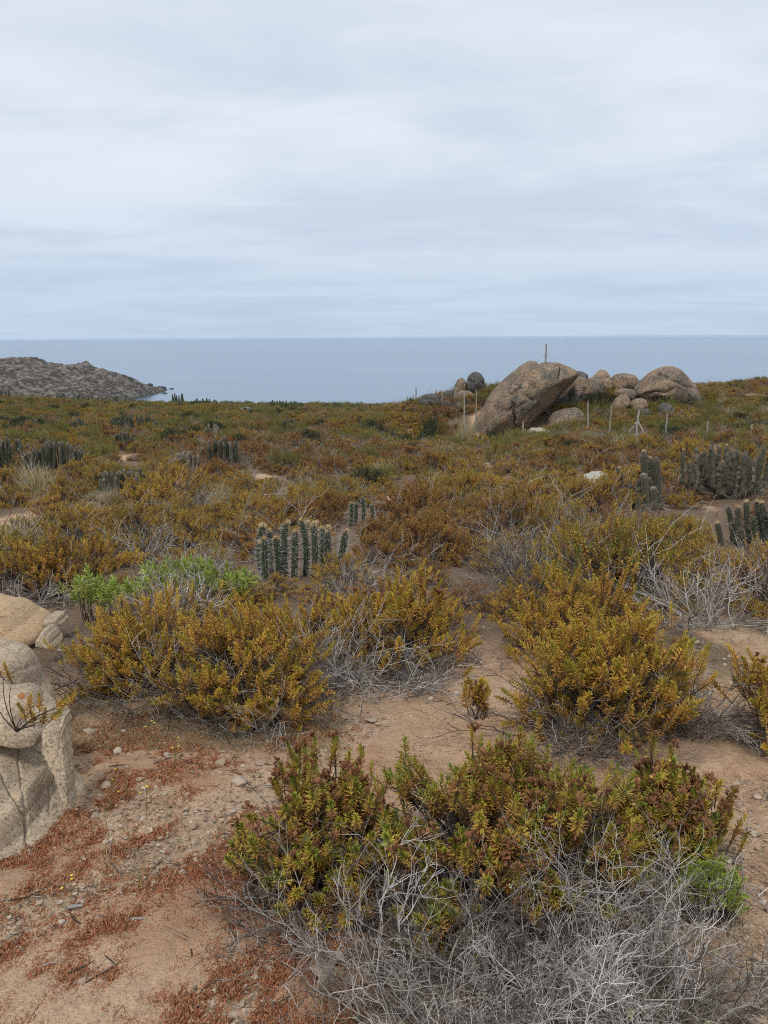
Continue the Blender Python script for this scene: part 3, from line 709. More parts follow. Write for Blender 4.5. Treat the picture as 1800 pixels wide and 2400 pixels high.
# ------------------------------------------------------------------ sea
SEA_Z = EYE - 64.0
def build_sea():
    ring = np.array([150, 400, 700, 1200, 2500, 5000, 9000, 16000, 24000, 30000.0]); n = 96
    a = np.arange(n) / n * 2 * np.pi
    V = np.concatenate([np.stack([r * np.sin(a), r * np.cos(a), np.full(n, SEA_Z)], 1) for r in ring])
    idx = np.arange(len(ring) * n).reshape(-1, n); q0, q1 = idx[:-1], idx[1:]; r0, r1 = np.roll(q0, -1, 1), np.roll(q1, -1, 1)
    T = np.concatenate([np.stack([q0, r0, r1], -1).reshape(-1, 3), np.stack([q0, r1, q1], -1).reshape(-1, 3)])
    if np.cross(V[T[0, 1]] - V[T[0, 0]], V[T[0, 2]] - V[T[0, 0]])[2] < 0: T = T[:, [0, 2, 1]]
    mb = MB(); mb.add(V, T)
    mt, t, o = new_mat('sea_water'); k = NT(t)
    tcn = k.n('ShaderNodeTexCoord').outputs['Object']
    mpn = k.n('ShaderNodeMapping', {'Vector': tcn, 'Scale': (0.0011, 0.0042, 1)}).outputs[0]
    st = k.noise(mpn, 1.0, 6, 0.6, 0.6)
    mp2 = k.n('ShaderNodeMapping', {'Vector': tcn, 'Scale': (0.012, 0.03, 1)}).outputs[0]
    sw = k.noise(mp2, 1.0, 5, 0.6)
    c = k.ramp(st, [(0.35, (0.05, 0.11, 0.19)), (0.55, (0.085, 0.155, 0.24)), (0.72, (0.17, 0.25, 0.33))])
    foam = k.math('MULTIPLY', k.ramp(sw, [(0.70, (0, 0, 0)), (0.78, (1, 1, 1))]), 0.15)
    c = k.mix(foam, c, (0.6, 0.65, 0.7))
    p = k.n('ShaderNodeBsdfPrincipled', {'Base Color': c, 'Roughness': k.math('ADD', 0.07, k.math('MULTIPLY', st, 0.22)), 'IOR': 1.33, 'Specular IOR Level': 0.5})
    bp = k.n('ShaderNodeBump', {'Height': k.math('ADD', sw, k.math('MULTIPLY', st, 2.0)), 'Strength': 0.10, 'Distance': 4.0}); k.link(bp.outputs[0], p.inputs['Normal'])
    k.link(p.outputs[0], o.inputs[0])
    return tag(link('sea', mb.mesh('sea', [mt])), 'calm grey-blue ocean reaching the horizon', None, None, 'structure')
build_sea()

# ------------------------------------------------------------------ headland
def build_headland():
    YH = 900.0
    sky_ = [(-260, 828), (-120, 838), (0, 838), (20, 841), (45, 842), (70, 840), (85, 838), (100, 845), (118, 852), (140, 855), (168, 858), (185, 854), (203, 849), (222, 861), (245, 868), (270, 872), (300, 880), (312, 887), (330, 899), (346, 912), (357, 924), (364, 934)]
    pts = np.array([on_plane(a, b, YH) for a, b in sky_])
    xs = np.arange(pts[0, 0], pts[-1, 0] + 4, 1.15); ys = np.concatenate([np.arange(560, 940, 1.5), np.arange(940, 1200, 6)])
    X, Y = np.meshgrid(xs, ys, indexing='ij'); sh = X.shape; x = X.ravel(); y = Y.ravel()
    ridge = np.interp(x, pts[:, 0], pts[:, 2], right=SEA_Z - 3)
    hh = ridge - SEA_Z
    t = (y - YH)
    prof = np.where(t < 0, np.clip(1 + t / 340.0, 0, 1) ** 0.5, np.clip(1 - t / 120.0, 0, 1))
    z = SEA_Z - 3 + (hh + 3) * prof
    # boulders: cellular bumps of two sizes
    def cells(x, y, s, seed):
        gx, gy = np.floor(x / s), np.floor(y / s); best = np.full(len(x), 9.0); hv = np.zeros(len(x))
        for i in (-1, 0, 1):
            for j in (-1, 0, 1):
                cx_, cy_ = gx + i, gy + j
                px_ = (cx_ + 0.5 + 0.45 * _h(cx_, cy_, cx_ * 0, seed)) * s; py_ = (cy_ + 0.5 + 0.45 * _h(cx_, cy_, cx_ * 0, seed + 1)) * s
                dd = np.hypot(x - px_, (y - py_)) / s; hvv = 0.5 + 0.5 * _h(cx_, cy_, cx_ * 0, seed + 2)
                m_ = dd < best; best = np.where(m_, dd, best); hv = np.where(m_, hvv, hv)
        return np.clip(1 - (best / 0.55) ** 2, 0, 1) ** 0.5 * hv, hv
    b1, h1 = cells(x, y * 0.8, 7.0, 101); b2, h2 = cells(x, y * 0.8, 3.2, 131)
    land = np.clip((hh * prof) / 8.0, 0, 1)
    b3, h3 = cells(x + 300, y * 0.8, 26.0, 161)
    z = z + land * (1.9 * b1 * (h1 > 0.65) + 1.2 * b2 * (h2 > 0.45) + 1.2 * b3 * (h3 > 0.85) + 3.4 * fbm(x / 45, y / 45, seed=71, oct=5, gain=0.6) - 1.0)
    shore = np.clip(1 - (z - SEA_Z) / 6, 0, 1)
    V = np.stack([x, y, z], 1); nx, ny = sh; idx = np.arange(nx * ny).reshape(nx, ny)
    q = [idx[:-1, :-1], idx[1:, :-1], idx[1:, 1:], idx[:-1, 1:]]
    T = np.concatenate([np.stack([q[0], q[1], q[2]], -1).reshape(-1, 3), np.stack([q[0], q[2], q[3]], -1).reshape(-1, 3)])
    k_ = (z[T] > SEA_Z - 0.4).any(1); T = T[k_]
    used = np.unique(T); remap = np.full(len(V), -1); remap[used] = np.arange(len(used)); V = V[used]; T = remap[T]
    tint = np.clip(np.maximum(b1 * (h1 > 0.6) * 0.9, b2 * (h2 > 0.3)) * 0.8, 0, 1)[used]; tint = np.where(shore[used] > 0.75, tint - 0.25, tint)
    mb = MB(); mb.add(V, T, 0, tint)
    mt, t_, o = new_mat('headland_rock'); k = NT(t_)
    a = k.n('ShaderNodeAttribute', attribute_name='tint').outputs['Fac']; tcn = k.n('ShaderNodeTexCoord').outputs['Object']
    nz = k.noise(tcn, 0.22, 6, 0.7)
    aa = k.math('ADD', a, k.math('MULTIPLY', k.math('SUBTRACT', nz, 0.5), 1.0))
    c = k.ramp(aa, [(0.0, (0.055, 0.05, 0.045)), (0.25, (0.095, 0.078, 0.064)), (0.5, (0.165, 0.142, 0.122)), (0.9, (0.30, 0.265, 0.235))])
    p = k.n('ShaderNodeBsdfPrincipled', {'Base Color': c, 'Roughness': 0.95, 'Specular IOR Level': 0.1}); k.link(p.outputs[0], o.inputs[0])
    h = tag(link('headland', mb.mesh('headland', [mt])), 'boulder-strewn grey headland sloping into the sea', None, None, 'structure')
    rg = np.random.default_rng(5)
    sm = rock_mat('shore_rock', (0.075, 0.085, 0.10), (0.04, 0.045, 0.05), (0.11, 0.12, 0.13), grain=0.8, blotch=0.2)
    for i, (px, py, wd, lab) in enumerate([(352, 905, 9, 'dark shore rock at the foot of the headland'), (372, 906, 3, 'small dark sea rock standing apart off the headland tip'), (366, 915, 12, 'largest dark sea rock at the headland tip'), (381, 912, 9, 'flat dark reef rock beyond the headland tip'), (402, 912, 6, 'outermost flat dark reef in the pale sea'), (386, 922, 7, 'low dark sea rock nearest below the headland tip')]):
        d = ray(px, py); tt = (SEA_Z - EYE) / d[2]; p3 = CAM + d * tt
        s = wd * tt / F
        me = stone_mesh(rg, 'sea_rock', sm, 3, 0.55 if wd < 8 else 0.8, 6); ob = link('sea_rock', me, None, p3); ob.scale = (s, s * 1.4, s * 0.9); ob.rotation_euler.z = rg.random() * 0.6
        tag(ob, lab, 'rock')
build_headland()

# ------------------------------------------------------------------ haze over the bay
def build_haze():
    z0, z1 = SEA_Z - 40, EYE + 0.9
    bm = bmesh.new(); bmesh.ops.create_cube(bm, size=1.0)
    for v in bm.verts: v.co = Vector((v.co.x * 62000, v.co.y * 62000, z0 if v.co.z < 0 else z1))
    me = bpy.data.meshes.new('haze'); bm.to_mesh(me); bm.free()
    mt, t, o = new_mat('haze_air'); k = NT(t); p = k.n('ShaderNodeVolumePrincipled', {'Color': (0.72, 0.86, 1.0, 1), 'Density': 0.00003, 'Anisotropy': 0.2}); k.link(p.outputs[0], o.inputs['Volume'])
    me.materials.append(mt); tag(link('haze', me), 'thin sea haze over the bay', None, None, 'stuff')
build_haze()

# ------------------------------------------------------------------ boulders
def R2(*p): return [(900 + a / 1.8433, 750 + b / 1.8433) for a, b in p]
def R4(*p): return [(1050 + a / 4.1475, 830 + b / 4.1475) for a, b in p]
def R5(*p): return [(1400 + a / 4.1475, 840 + b / 4.1475) for a, b in p]
_ry = np.array([870, 878, 893, 910, 938, 965, 1000, 1030.]); _rx = np.array([1372, 1352, 1322, 1291, 1262, 1243, 1226, 1215.])
def under(V, pp, nrm, front):
    over = np.maximum(pp[:, 0] - np.interp(pp[:, 1], _ry, _rx), 0) * YB / F
    V = V.copy(); V[:, 1] += np.where(V[:, 1] < 1.5, over * 0.95, 0)
    ch = (pp[:, 1] - 948) / 60.0                                   # lower part leans back under the brow
    V[:, 1] += np.clip(ch, 0, 1) * 0.35
    return V
outline_rock('boulder', R4((225, 830), (235, 745), (300, 620), (380, 440), (480, 320), (560, 240), (620, 185), (720, 110), (800, 62), (850, 60), (885, 86), (945, 76), (1060, 82), (1150, 115), (1220, 150), (1268, 192), (1258, 250), (1220, 310), (1180, 360), (1100, 440), (1000, 540), (905, 610), (860, 650), (810, 730), (780, 830), (500, 850)),
             YB + 1.6, 2.6, GRANITE_F, 'huge tan boulder with a dark overhang, a thin pole standing on its top', sub=6, e=2.5, amp=0.026, freq=1.5, seed=3, center=R4((720, 430))[0], cuts=2, extra=under,
             cracks=[(R4((580, 345), (640, 300), (690, 318), (615, 390), (585, 380)), 0.115, 0.097), (R4((690, 318), (610, 392)), 0.128, 0.155), (R4((760, 410), (790, 440), (850, 460), (875, 345), (820, 300)), 0.115, 0.116), (R4((600, 390), (620, 510), (560, 580)), 0.102, 0.068), (R4((460, 520), (560, 560), (680, 520), (780, 470)), 0.128, 0.078),
                     (R4((885, 86), (850, 170), (760, 250), (680, 300)), 0.128, 0.078), (R4((1255, 215), (1040, 320), (900, 420)), 0.128, 0.068), (R4((330, 560), (420, 420), (520, 330)), 0.128, 0.048), (R4((700, 740), (760, 620), (860, 520)), 0.128, 0.078), (R4((1150, 115), (1090, 160), (1060, 240)), 0.102, 0.048)])
BR = [  # outline in the boulder zoom, distance, depth, material, label, sub, seed, cracks
 (R2((357, 305), (355, 275), (362, 245), (378, 228), (398, 222), (418, 232), (433, 255), (434, 285), (425, 303), (400, 312), (375, 312)), YB + 8, .75, GRANITE_D, 'dark upright rounded boulder left of the huge boulder, against the sea', 4, 1, [(R2((362, 262), (385, 268), (395, 290)), 0.066, 0.106), (R2((385, 268), (410, 262), (432, 275)), 0.066, 0.106)]),
 (R2((300, 320), (308, 280), (318, 258), (335, 248), (350, 258), (357, 285), (357, 315), (330, 325)), YB + 8.2, .7, GRANITE_F, 'pointed brown rock leaning beside the dark upright boulder', 4, 2, [(R2((340, 255), (346, 310)), 0.055, 0.092)]),
 (R2((148, 360), (150, 340), (165, 325), (190, 318), (225, 320), (245, 332), (252, 355), (235, 375), (170, 375)), YB + 7, .9, GRANITE_D, 'flat grey boulder lowest and leftmost in the rock row beside the fence posts', 4, 4, [(R2((165, 340), (240, 335)), 0.055, 0.066)]),
 (R2((295, 345), (305, 318), (335, 304), (370, 306), (395, 322), (402, 345), (380, 360), (310, 360)), YB + 7, .9, GRANITE_F, 'low rounded rock under the dark upright boulder', 4, 5, []),
 (R2((412, 335), (415, 305), (430, 293), (455, 292), (478, 300), (485, 320), (480, 345), (430, 345)), YB + 8, .8, GRANITE_F, 'small rock tucked against the left shoulder of the huge boulder', 4, 6, [(R2((415, 312), (470, 306)), 0.044, 0.079)]),
 (R2((255, 340), (262, 315), (280, 303), (300, 308), (306, 330), (290, 350)), YB + 8.5, .6, GRANITE_D, 'small dark rock between the flat grey boulder and the low rounded rock', 3, 7, []),
 (R2((805, 262), (812, 228), (830, 220), (855, 222), (876, 234), (878, 252), (850, 268)), YB + 5.5, .9, GRANITE_D, 'grey cap of rock peeping over the right shoulder of the huge boulder', 4, 8, []),
 (R2((760, 380), (790, 310), (815, 262), (840, 243), (872, 248), (880, 270), (858, 300), (830, 340), (800, 400)), YB + 3.6, 1.2, GRANITE_F, 'orange-tan slab leaning behind the overhang of the huge boulder', 5, 9, []),
 (R2((835, 330), (850, 285), (878, 255), (905, 245), (930, 252), (945, 280), (940, 330), (900, 360)), YB + 6, 1.2, GRANITE_F, 'smooth pinkish boulder right of the leaning slab', 5, 10, []),
 (R2((895, 265), (915, 235), (938, 213), (955, 216), (970, 235), (972, 252), (965, 290), (920, 300)), YB + 8.5, .9, GRANITE_L, 'peaked rock with orange lichen on its top', 4, 12, [(R2((905, 250), (970, 250)), 0.055, 0.079)]),
 (R2((935, 290), (942, 262), (960, 250), (982, 262), (990, 285), (975, 305), (945, 305)), YB + 7.5, .8, GRANITE_F, 'small round tan rock under the lichened peak', 4, 13, []),
 (R2((970, 290), (978, 255), (1005, 235), (1040, 229), (1075, 236), (1095, 258), (1104, 285), (1090, 320), (1020, 330)), YB + 8, 1.4, GRANITE_F, 'rounded tan boulder with a dark bush at its foot', 5, 14, [(R2((975, 262), (1010, 240), (1060, 238)), 0.066, 0.066)]),
 (R5((360, 340), (380, 300), (430, 230), (520, 150), (590, 105), (660, 82), (710, 75), (760, 95), (810, 140), (860, 195), (915, 250), (935, 290), (955, 350), (975, 410), (980, 460), (900, 510), (650, 520), (430, 490), (375, 420)), YB + 5, 2.3, GRANITE_F, 'large tan dome boulder standing at the right end of the rock group', 6, 15,
   [(R5((570, 150), (640, 160), (720, 220), (800, 240), (925, 285)), 0.111, 0.172), (R5((690, 110), (740, 160), (800, 195)), 0.066, 0.092), (R5((470, 350), (560, 325), (680, 330), (730, 300)), 0.133, 0.211), (R5((880, 320), (900, 370), (890, 420)), 0.077, 0.106), (R5((420, 260), (520, 220), (600, 190)), 0.066, 0.066)]),
 (R2((985, 400), (985, 370), (1005, 340), (1030, 322), (1052, 326), (1060, 345), (1048, 375), (1030, 395), (1005, 415)), YB + 1.2, .8, GRANITE_F, 'tilted grey-brown block right of the dark bush', 4, 16, [(R2((1000, 390), (1050, 350)), 0.044, 0.066)]),
 (R2((1055, 395), (1060, 365), (1080, 345), (1110, 335), (1130, 345), (1137, 370), (1120, 395), (1090, 410)), YB + 1.4, .8, GRANITE_F, 'angular brown block leaning above the braced fence post', 4, 17, [(R2((1060, 385), (1095, 360), (1105, 338)), 0.055, 0.092)]),
 (R2((985, 425), (988, 402), (1015, 390), (1050, 400), (1062, 425), (1040, 440), (1000, 440)), YB + .4, .7, GRANITE_D, 'dark split slab lowest in the rubble beside the braced post', 4, 18, [(R2((1000, 395), (1030, 435)), 0.055, 0.106)]),
 (R2((1060, 430), (1068, 405), (1095, 385), (1140, 382), (1155, 400), (1150, 425), (1110, 440)), YB + .6, .7, GRANITE_D, 'flat grey slab behind the top of the braced post', 4, 19, []),
 (R2((1185, 405), (1190, 375), (1210, 358), (1232, 362), (1248, 385), (1250, 410), (1215, 420)), YB + .8, .7, GRANITE_D, 'rounded grey rock in front of the yellow-green bush', 4, 20, []),
 (R2((995, 330), (1000, 305), (1035, 294), (1070, 298), (1085, 320), (1075, 345), (1020, 350)), YB + 4.5, 1.0, GRANITE_F, 'low brown rock behind the tilted block', 4, 21, []),
 (R2((700, 470), (712, 425), (735, 400), (775, 385), (830, 379), (855, 395), (875, 420), (905, 445), (918, 475), (880, 500), (740, 500)), YB - .2, 1.1, GRANITE_F, 'low tan rock lying below the overhang of the huge boulder', 5, 22, [(R2((840, 425), (870, 415), (905, 448)), 0.055, 0.079)]),
 (R2((612, 510), (618, 482), (640, 466), (680, 466), (715, 478), (742, 500), (745, 525), (690, 535), (630, 530)), YB - 2.5, .9, PALE, 'pale flat rock in the scrub in front of the huge boulder', 5, 23, [(R2((660, 505), (690, 488), (725, 495)), 0.044, 0.066)]),
]
BR.append((R2((640, 450), (690, 385), (760, 335), (840, 300), (885, 330), (895, 430), (800, 480), (680, 480)), YB + 3.4, .9, GRANITE_D, 'added dark rock standing in for shade at the back of the overhang hollow', 4, 30, []))  # added rock, its dark colour stands in for the shade of the hollow
for (pts, Y, dep, mt, lab, sub, sd_, cr) in BR:
    outline_rock('boulder', pts, Y, dep, mt, lab, sub=sub, e=2.4, amp=0.04, freq=1.2, cuts=2, seed=sd_, cracks=cr)
yp = PALEROCK[1] + .3
outline_rock('boulder', [(1350, 1150), (1354, 1130), (1366, 1113), (1390, 1104), (1412, 1104), (1430, 1113), (1438, 1130), (1434, 1150), (1390, 1160)], yp, .55, PALE, 'pale rounded rock with rusty lichen, alone in the scrub left of the columnar cactus', sub=5, amp=.04, seed=40, cracks=[([(1372, 1128), (1400, 1120), (1432, 1124)], .02, .02)])
for (px, py, wd, hgt, lab, sd_) in [(1776, 1150, 34, 16, 'pale rock beside the dead candelabra cactus at the right edge', 41), (578, 962, 36, 16, 'grey rock on the skyline of the scrub left of the middle', 42), (1770, 928, 60, 12, 'tan rock slab on the far right hill', 43), (905, 1012, 30, 8, 'small pinkish rock by the bare spot left of the huge boulder', 44), (1690, 936, 50, 12, 'flat pinkish rock among dry bushes on the right hill', 45)]:
    Y = min(ground_hit(px, py + hgt / 2)[1], 95)
    outline_rock('boulder', [(px - wd / 2, py + hgt), (px - wd / 2, py), (px - wd / 3, py - hgt * .4), (px, py - hgt / 2), (px + wd / 3, py - hgt * .35), (px + wd / 2, py + 1), (px + wd / 2, py + hgt)], Y, wd * .4 * Y / F, PALE if wd < 50 else GRANITE_F, lab, sub=4, amp=.06, seed=sd_)
# outcrop at the left edge, close by
ORL = ramp_mat('lichen_orange', [(0.0, (0.42, 0.17, 0.06)), (1.0, (0.46, 0.20, 0.07))], bump=0.6, bscale=120)
outline_rock('boulder', [(-420, 2110), (-400, 1830), (-200, 1745), (-60, 1725), (0, 1722), (45, 1730), (95, 1765), (135, 1778), (160, 1815), (185, 1870), (204, 1925), (214, 1955), (206, 1990), (170, 2020), (130, 2040), (80, 2062), (20, 2085), (-100, 2130)],
             2.66, .38, GRANITE_N, 'big split granite boulder at the left edge with long cracks down its face', sub=7, e=3.0, amp=.014, freq=1.9, front_k=.7, seed=51, center=(0, 1910), cuts=4,
             cracks=[([(-5, 1800), (18, 1845), (50, 1900), (62, 1945), (76, 2010), (78, 2060)], 0.0048, 0.0189), ([(42, 1760), (50, 1830), (55, 1880), (62, 1945)], 0.0045, 0.0101), ([(115, 1845), (116, 1905), (130, 1890), (160, 1883)], 0.0045, 0.0109), ([(150, 1795), (185, 1870), (205, 1930)], 0.0045, 0.0092), ([(60, 1735), (62, 1800)], 0.0048, 0.0025), ([(82, 2050), (95, 2005), (118, 1980)], 0.0056, 0.0034)])
outline_rock('boulder', [(-300, 1690), (-150, 1640), (-20, 1620), (20, 1614), (60, 1622), (92, 1646), (114, 1676), (126, 1704), (118, 1728), (75, 1744), (40, 1732), (10, 1718), (-150, 1715)], 2.84, .24, GRANITE_N,
             'round-topped granite block with an orange lichen spot resting on the split boulder', sub=6, e=3.0, amp=.014, front_k=.7, seed=52, center=(10, 1675), cuts=3, spots=[(50, 1632, 11, 8, ORL)], cracks=[([(-30, 1660), (20, 1690), (60, 1722)], .005, .008)])
def flake(pts, Y, front, back, mat, label, seed):
    """a thin split-off plate of rock: flat face, broken edges"""
    rng = np.random.default_rng(seed); P = np.array(pts, float); fine = []
    for A, B in zip(P, np.roll(P, -1, 0)):
        for j in range(5): fine.append(A + (B - A) * j / 5 + rng.normal(0, 1.1, 2))
    W = np.array([on_plane(x, y, Y) for x, y in fine]); c = W.mean(0); n = len(W); V = []
    for dy, sc_ in ((-front, .80), (-front * .82, .93), (-front * .3, 1.0), (back, .98)):
        R = c + (W - c) * sc_; R[:, 1] = Y + dy + (0 if dy == -front else 1) * rng.normal(0, .004, n); V.append(R)
    V = np.concatenate(V + [[c + [0, -front, 0]]]) - c; V[:, 1] += .45 * V[:, 2] + .10 * V[:, 0]; idx = np.arange(4 * n).reshape(4, n); q0, q1 = idx[:-1], idx[1:]; r0, r1 = np.roll(q0, -1, 1), np.roll(q1, -1, 1)
    T = np.concatenate([np.stack([q0, r0, r1], -1).reshape(-1, 3), np.stack([q0, r1, q1], -1).reshape(-1, 3), np.stack([np.roll(idx[0], -1), idx[0], np.full(n, 4 * n)], 1)])
    mb = MB(); mb.add(V, T); return tag(link('boulder', mb.mesh('boulder', [mat]), None, c), label, 'boulder')
flake([(92, 1722), (112, 1698), (128, 1686), (138, 1697), (149, 1735), (159, 1775), (173, 1820), (187, 1868), (176, 1866), (158, 1836), (140, 1806), (120, 1778), (100, 1752)], 2.72, .035, .05, GRANITE_N, 'thin rock flake leaning over the dark crevice of the split boulder', 53)
outline_rock('boulder', [(-300, 1720), (-150, 1540), (-40, 1503), (10, 1500), (45, 1506), (72, 1528), (92, 1565), (104, 1598), (116, 1640), (117, 1668), (108, 1700), (60, 1760), (-100, 1780)], 3.3, .28, GRANITE_N,
             'cracked tan granite block behind the lichen-spotted block at the left edge', sub=6, e=3.6, amp=.014, front_k=.7, seed=54, center=(0, 1630), cuts=3, cracks=[([(10, 1592), (40, 1572), (72, 1562), (95, 1555)], 0.0056, 0.0050), ([(52, 1568), (48, 1530), (60, 1512)], 0.0048, 0.0034), ([(100, 1600), (90, 1640), (84, 1660)], 0.0056, 0.0042), ([(-30, 1530), (20, 1522), (50, 1528)], 0.0048, 0.0034)])
outline_rock('boulder', [(-200, 1530), (-120, 1402), (-30, 1396), (12, 1398), (45, 1412), (80, 1434), (108, 1458), (120, 1480), (112, 1500), (60, 1512), (-50, 1530)], 5.2, .4, GRANITE_O,
             'low smooth orange-tan rock slab near the green plant at the left edge', sub=6, e=3.2, amp=.014, front_k=.7, seed=55, center=(0, 1462), cuts=0, cracks=[([(60, 1450), (80, 1470), (100, 1478)], 0.0080, 0.0042), ([(-60, 1430), (20, 1428), (70, 1440)], 0.0064, 0.0034)])
outline_rock('boulder', [(104, 1452), (115, 1442), (150, 1432), (158, 1442), (156, 1458), (132, 1464), (112, 1462)], 5.35, .14, GRANITE_N, 'thin flat grey slab propped behind the slab rock under the green plant', sub=4, e=4, amp=.05, cuts=9, seed=56)
outline_rock('boulder', [(80, 1512), (92, 1490), (112, 1466), (128, 1470), (142, 1492), (140, 1512), (110, 1520)], 4.72, .14, GRANITE_N, 'grey triangular rock between the orange slab and the golden shrub', sub=4, e=2.6, amp=.05, seed=57)

# ------------------------------------------------------------------ fence posts
def post_mesh(rng, base, top, r, name='post'):
    k = 9; t = np.linspace(0, 1, k)[:, None]
    P = base * (1 - t) + top * t; P[1:-1] += rng.normal(0, 0.012, (k - 2, 3)); o = base.copy()
    P = P - o; mb = MB(); rad = r * (1.05 - 0.25 * t[:, 0]) * (1 + rng.normal(0, .05, k))
    Pc = np.concatenate([P, P[-1:] + 1e-3]); rc = np.append(rad, 1e-4)
    tubes(Pc[None], rc[None], 7, np.array([0.3 + 0.6 * rng.random()]), mb)
    return mb.mesh(name, [POST], smooth=False)
rg = np.random.default_rng(12)
POSTS = [((138, 292), (138, 345), 62, 'leftmost fence post, standing small against the sea'), ((223, 300), (223, 368), 58, 'thin fence post by the flat grey boulder'), ((250, 303), (252, 368), 56, 'fence post just right of the flat grey boulder'), ((305, 308), (306, 364), 56, 'short fence post in front of the low rounded rock'),
         ((347, 308), (349, 400), 52, 'tall pale fence post left of the huge boulder'), ((400, 303), (399, 384), 53, 'pale fence post nearest to the left foot of the huge boulder'), ((882, 353), (883, 440), 46, 'fence post in front of the low rock under the overhang'), ((984, 370), (972, 500), 44, 'crooked fence post leaning right beside the dark bush'),
         ((1223, 403), (1214, 560), 41, 'tallest pale fence post, right of the braced post'), ((1398, 440), (1398, 530), 40, 'fence post behind the candelabra cactus'), ((1591, 452), (1578, 545), 39, 'rightmost fence post, tilted to the right'), ((1485, 362), (1485, 382), 70, 'tiny far fence post below the large dome boulder'),
         ((38, 350), (38, 372), 78, 'far fence post on the left skyline'), ((100, 330), (101, 358), 70, 'far fence post between the skyline and the flat boulder'), ((10, 355), (10, 376), 82, 'farthest fence post at the skyline notch'), ((600, 440), (601, 540), 47.5, 'thin grey post before the face of the huge boulder')]
for (tp, bp, Y, lab) in POSTS:
    T3 = on_plane(*R2(tp)[0], Y); B3 = on_plane(*R2(bp)[0], Y); gz = float(height(B3[0], B3[1]))
    B3 = np.array([B3[0], Y, gz - 0.05])
    if T3[2] - gz < 0.5: print('SHORT POST', lab, T3[2] - gz)
    tag(link('fence_post', post_mesh(rg, B3, T3, 0.055 if Y < 60 else .07), None, B3), lab, 'fence post', 'weathered fence posts across the scrub')
Yb = 42.0
def pt(a, Y=Yb): return on_plane(*R2(a)[0], Y)
bb = pt((1089, 500)); bt = pt((1101, 388)); bt2 = pt((1097, 436))
e_ = empty('fence_post', bb); tag(e_, 'fence post propped by two diagonal braces, right of the rubble', 'fence post', 'weathered fence posts across the scrub')
link('post', post_mesh(rg, bb - [0, 0, .15], bt, .06), e_, (0, 0, -.15))
for a, yb in (((1058, 492), Yb + .5), ((1152, 548), Yb - 1.2)):
    q = pt(a, yb); qm = post_mesh(rg, q, bt2, .05, 'brace'); link('brace', qm, e_, q - bb)
tp = pt((701, 104), YB + 1.4); bs = pt((697, 196), YB + 1.4)
e_ = empty('pole', bs); tag(e_, 'thin pole with guy wires standing on top of the huge boulder', 'pole')
link('shaft', post_mesh(rg, bs, tp, .06, 'shaft'), e_, (0, 0, 0))
for a in ((662, 182), (748, 190)):
    q = pt(a, YB + 1.5); h_ = tp * .65 + bs * .35; mbw = MB(); tubes(np.stack([h_ - bs, q - bs])[None], np.array([[.006, .006]]), 3, .2, mbw); link('guy_wire', mbw.mesh('guy_wire', [POST]), e_)

# ------------------------------------------------------------------ cacti
def cactus_mesh(rng, P, R, ribs=10, tint=0.4, top=0.75, name='stem', cols=2, close=True):
    P = np.asarray(P, float); k = len(P)
    tg = np.gradient(P, axis=0); tg = unit(tg)
    u = unit(np.cross(tg, np.array([0.12, 1.0, 0.05]))); v = np.cross(tg, u)
    n = ribs * cols; a = np.arange(n) / n * 2 * np.pi + rng.random() * 6
    mod = np.where(np.arange(n) % cols == 0, 1.0, 0.74 if cols == 2 else 0.8)
    V = P[:, None] + (R[:, None] * mod[None])[:, :, None] * (u[:, None] * np.cos(a)[None, :, None] + v[:, None] * np.sin(a)[None, :, None])
    idx = np.arange(k * n).reshape(k, n); q0, q1 = idx[:-1], idx[1:]; r0, r1 = np.roll(q0, -1, 1), np.roll(q1, -1, 1)
    T = np.concatenate([np.stack([q0, r0, r1], -1).reshape(-1, 3), np.stack([q0, r1, q1], -1).reshape(-1, 3)])
    V = np.concatenate([V.reshape(-1, 3), [P[-1] + tg[-1] * R[-1] * .5]]); apex = k * n
    T = np.concatenate([T, np.stack([idx[-1], np.roll(idx[-1], -1), np.full(n, apex)], 1)])
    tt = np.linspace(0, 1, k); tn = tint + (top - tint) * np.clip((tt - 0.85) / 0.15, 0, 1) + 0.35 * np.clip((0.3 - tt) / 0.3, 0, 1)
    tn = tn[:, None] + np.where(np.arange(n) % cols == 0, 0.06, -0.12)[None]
    mb = MB(); mb.add(V, T, 0, np.append(tn.ravel(), top)); return mb, (P, R, u, v, a[::cols])
def prof(k): 
    t = np.linspace(0, 1, k); return np.minimum(1, np.sqrt(np.clip((1.02 - t) / 0.10, 0, 1)) * .35 + .65) * (0.85 + 0.15 * np.clip(t / 0.2, 0, 1)) * np.where(t > 0.985, .6, 1)
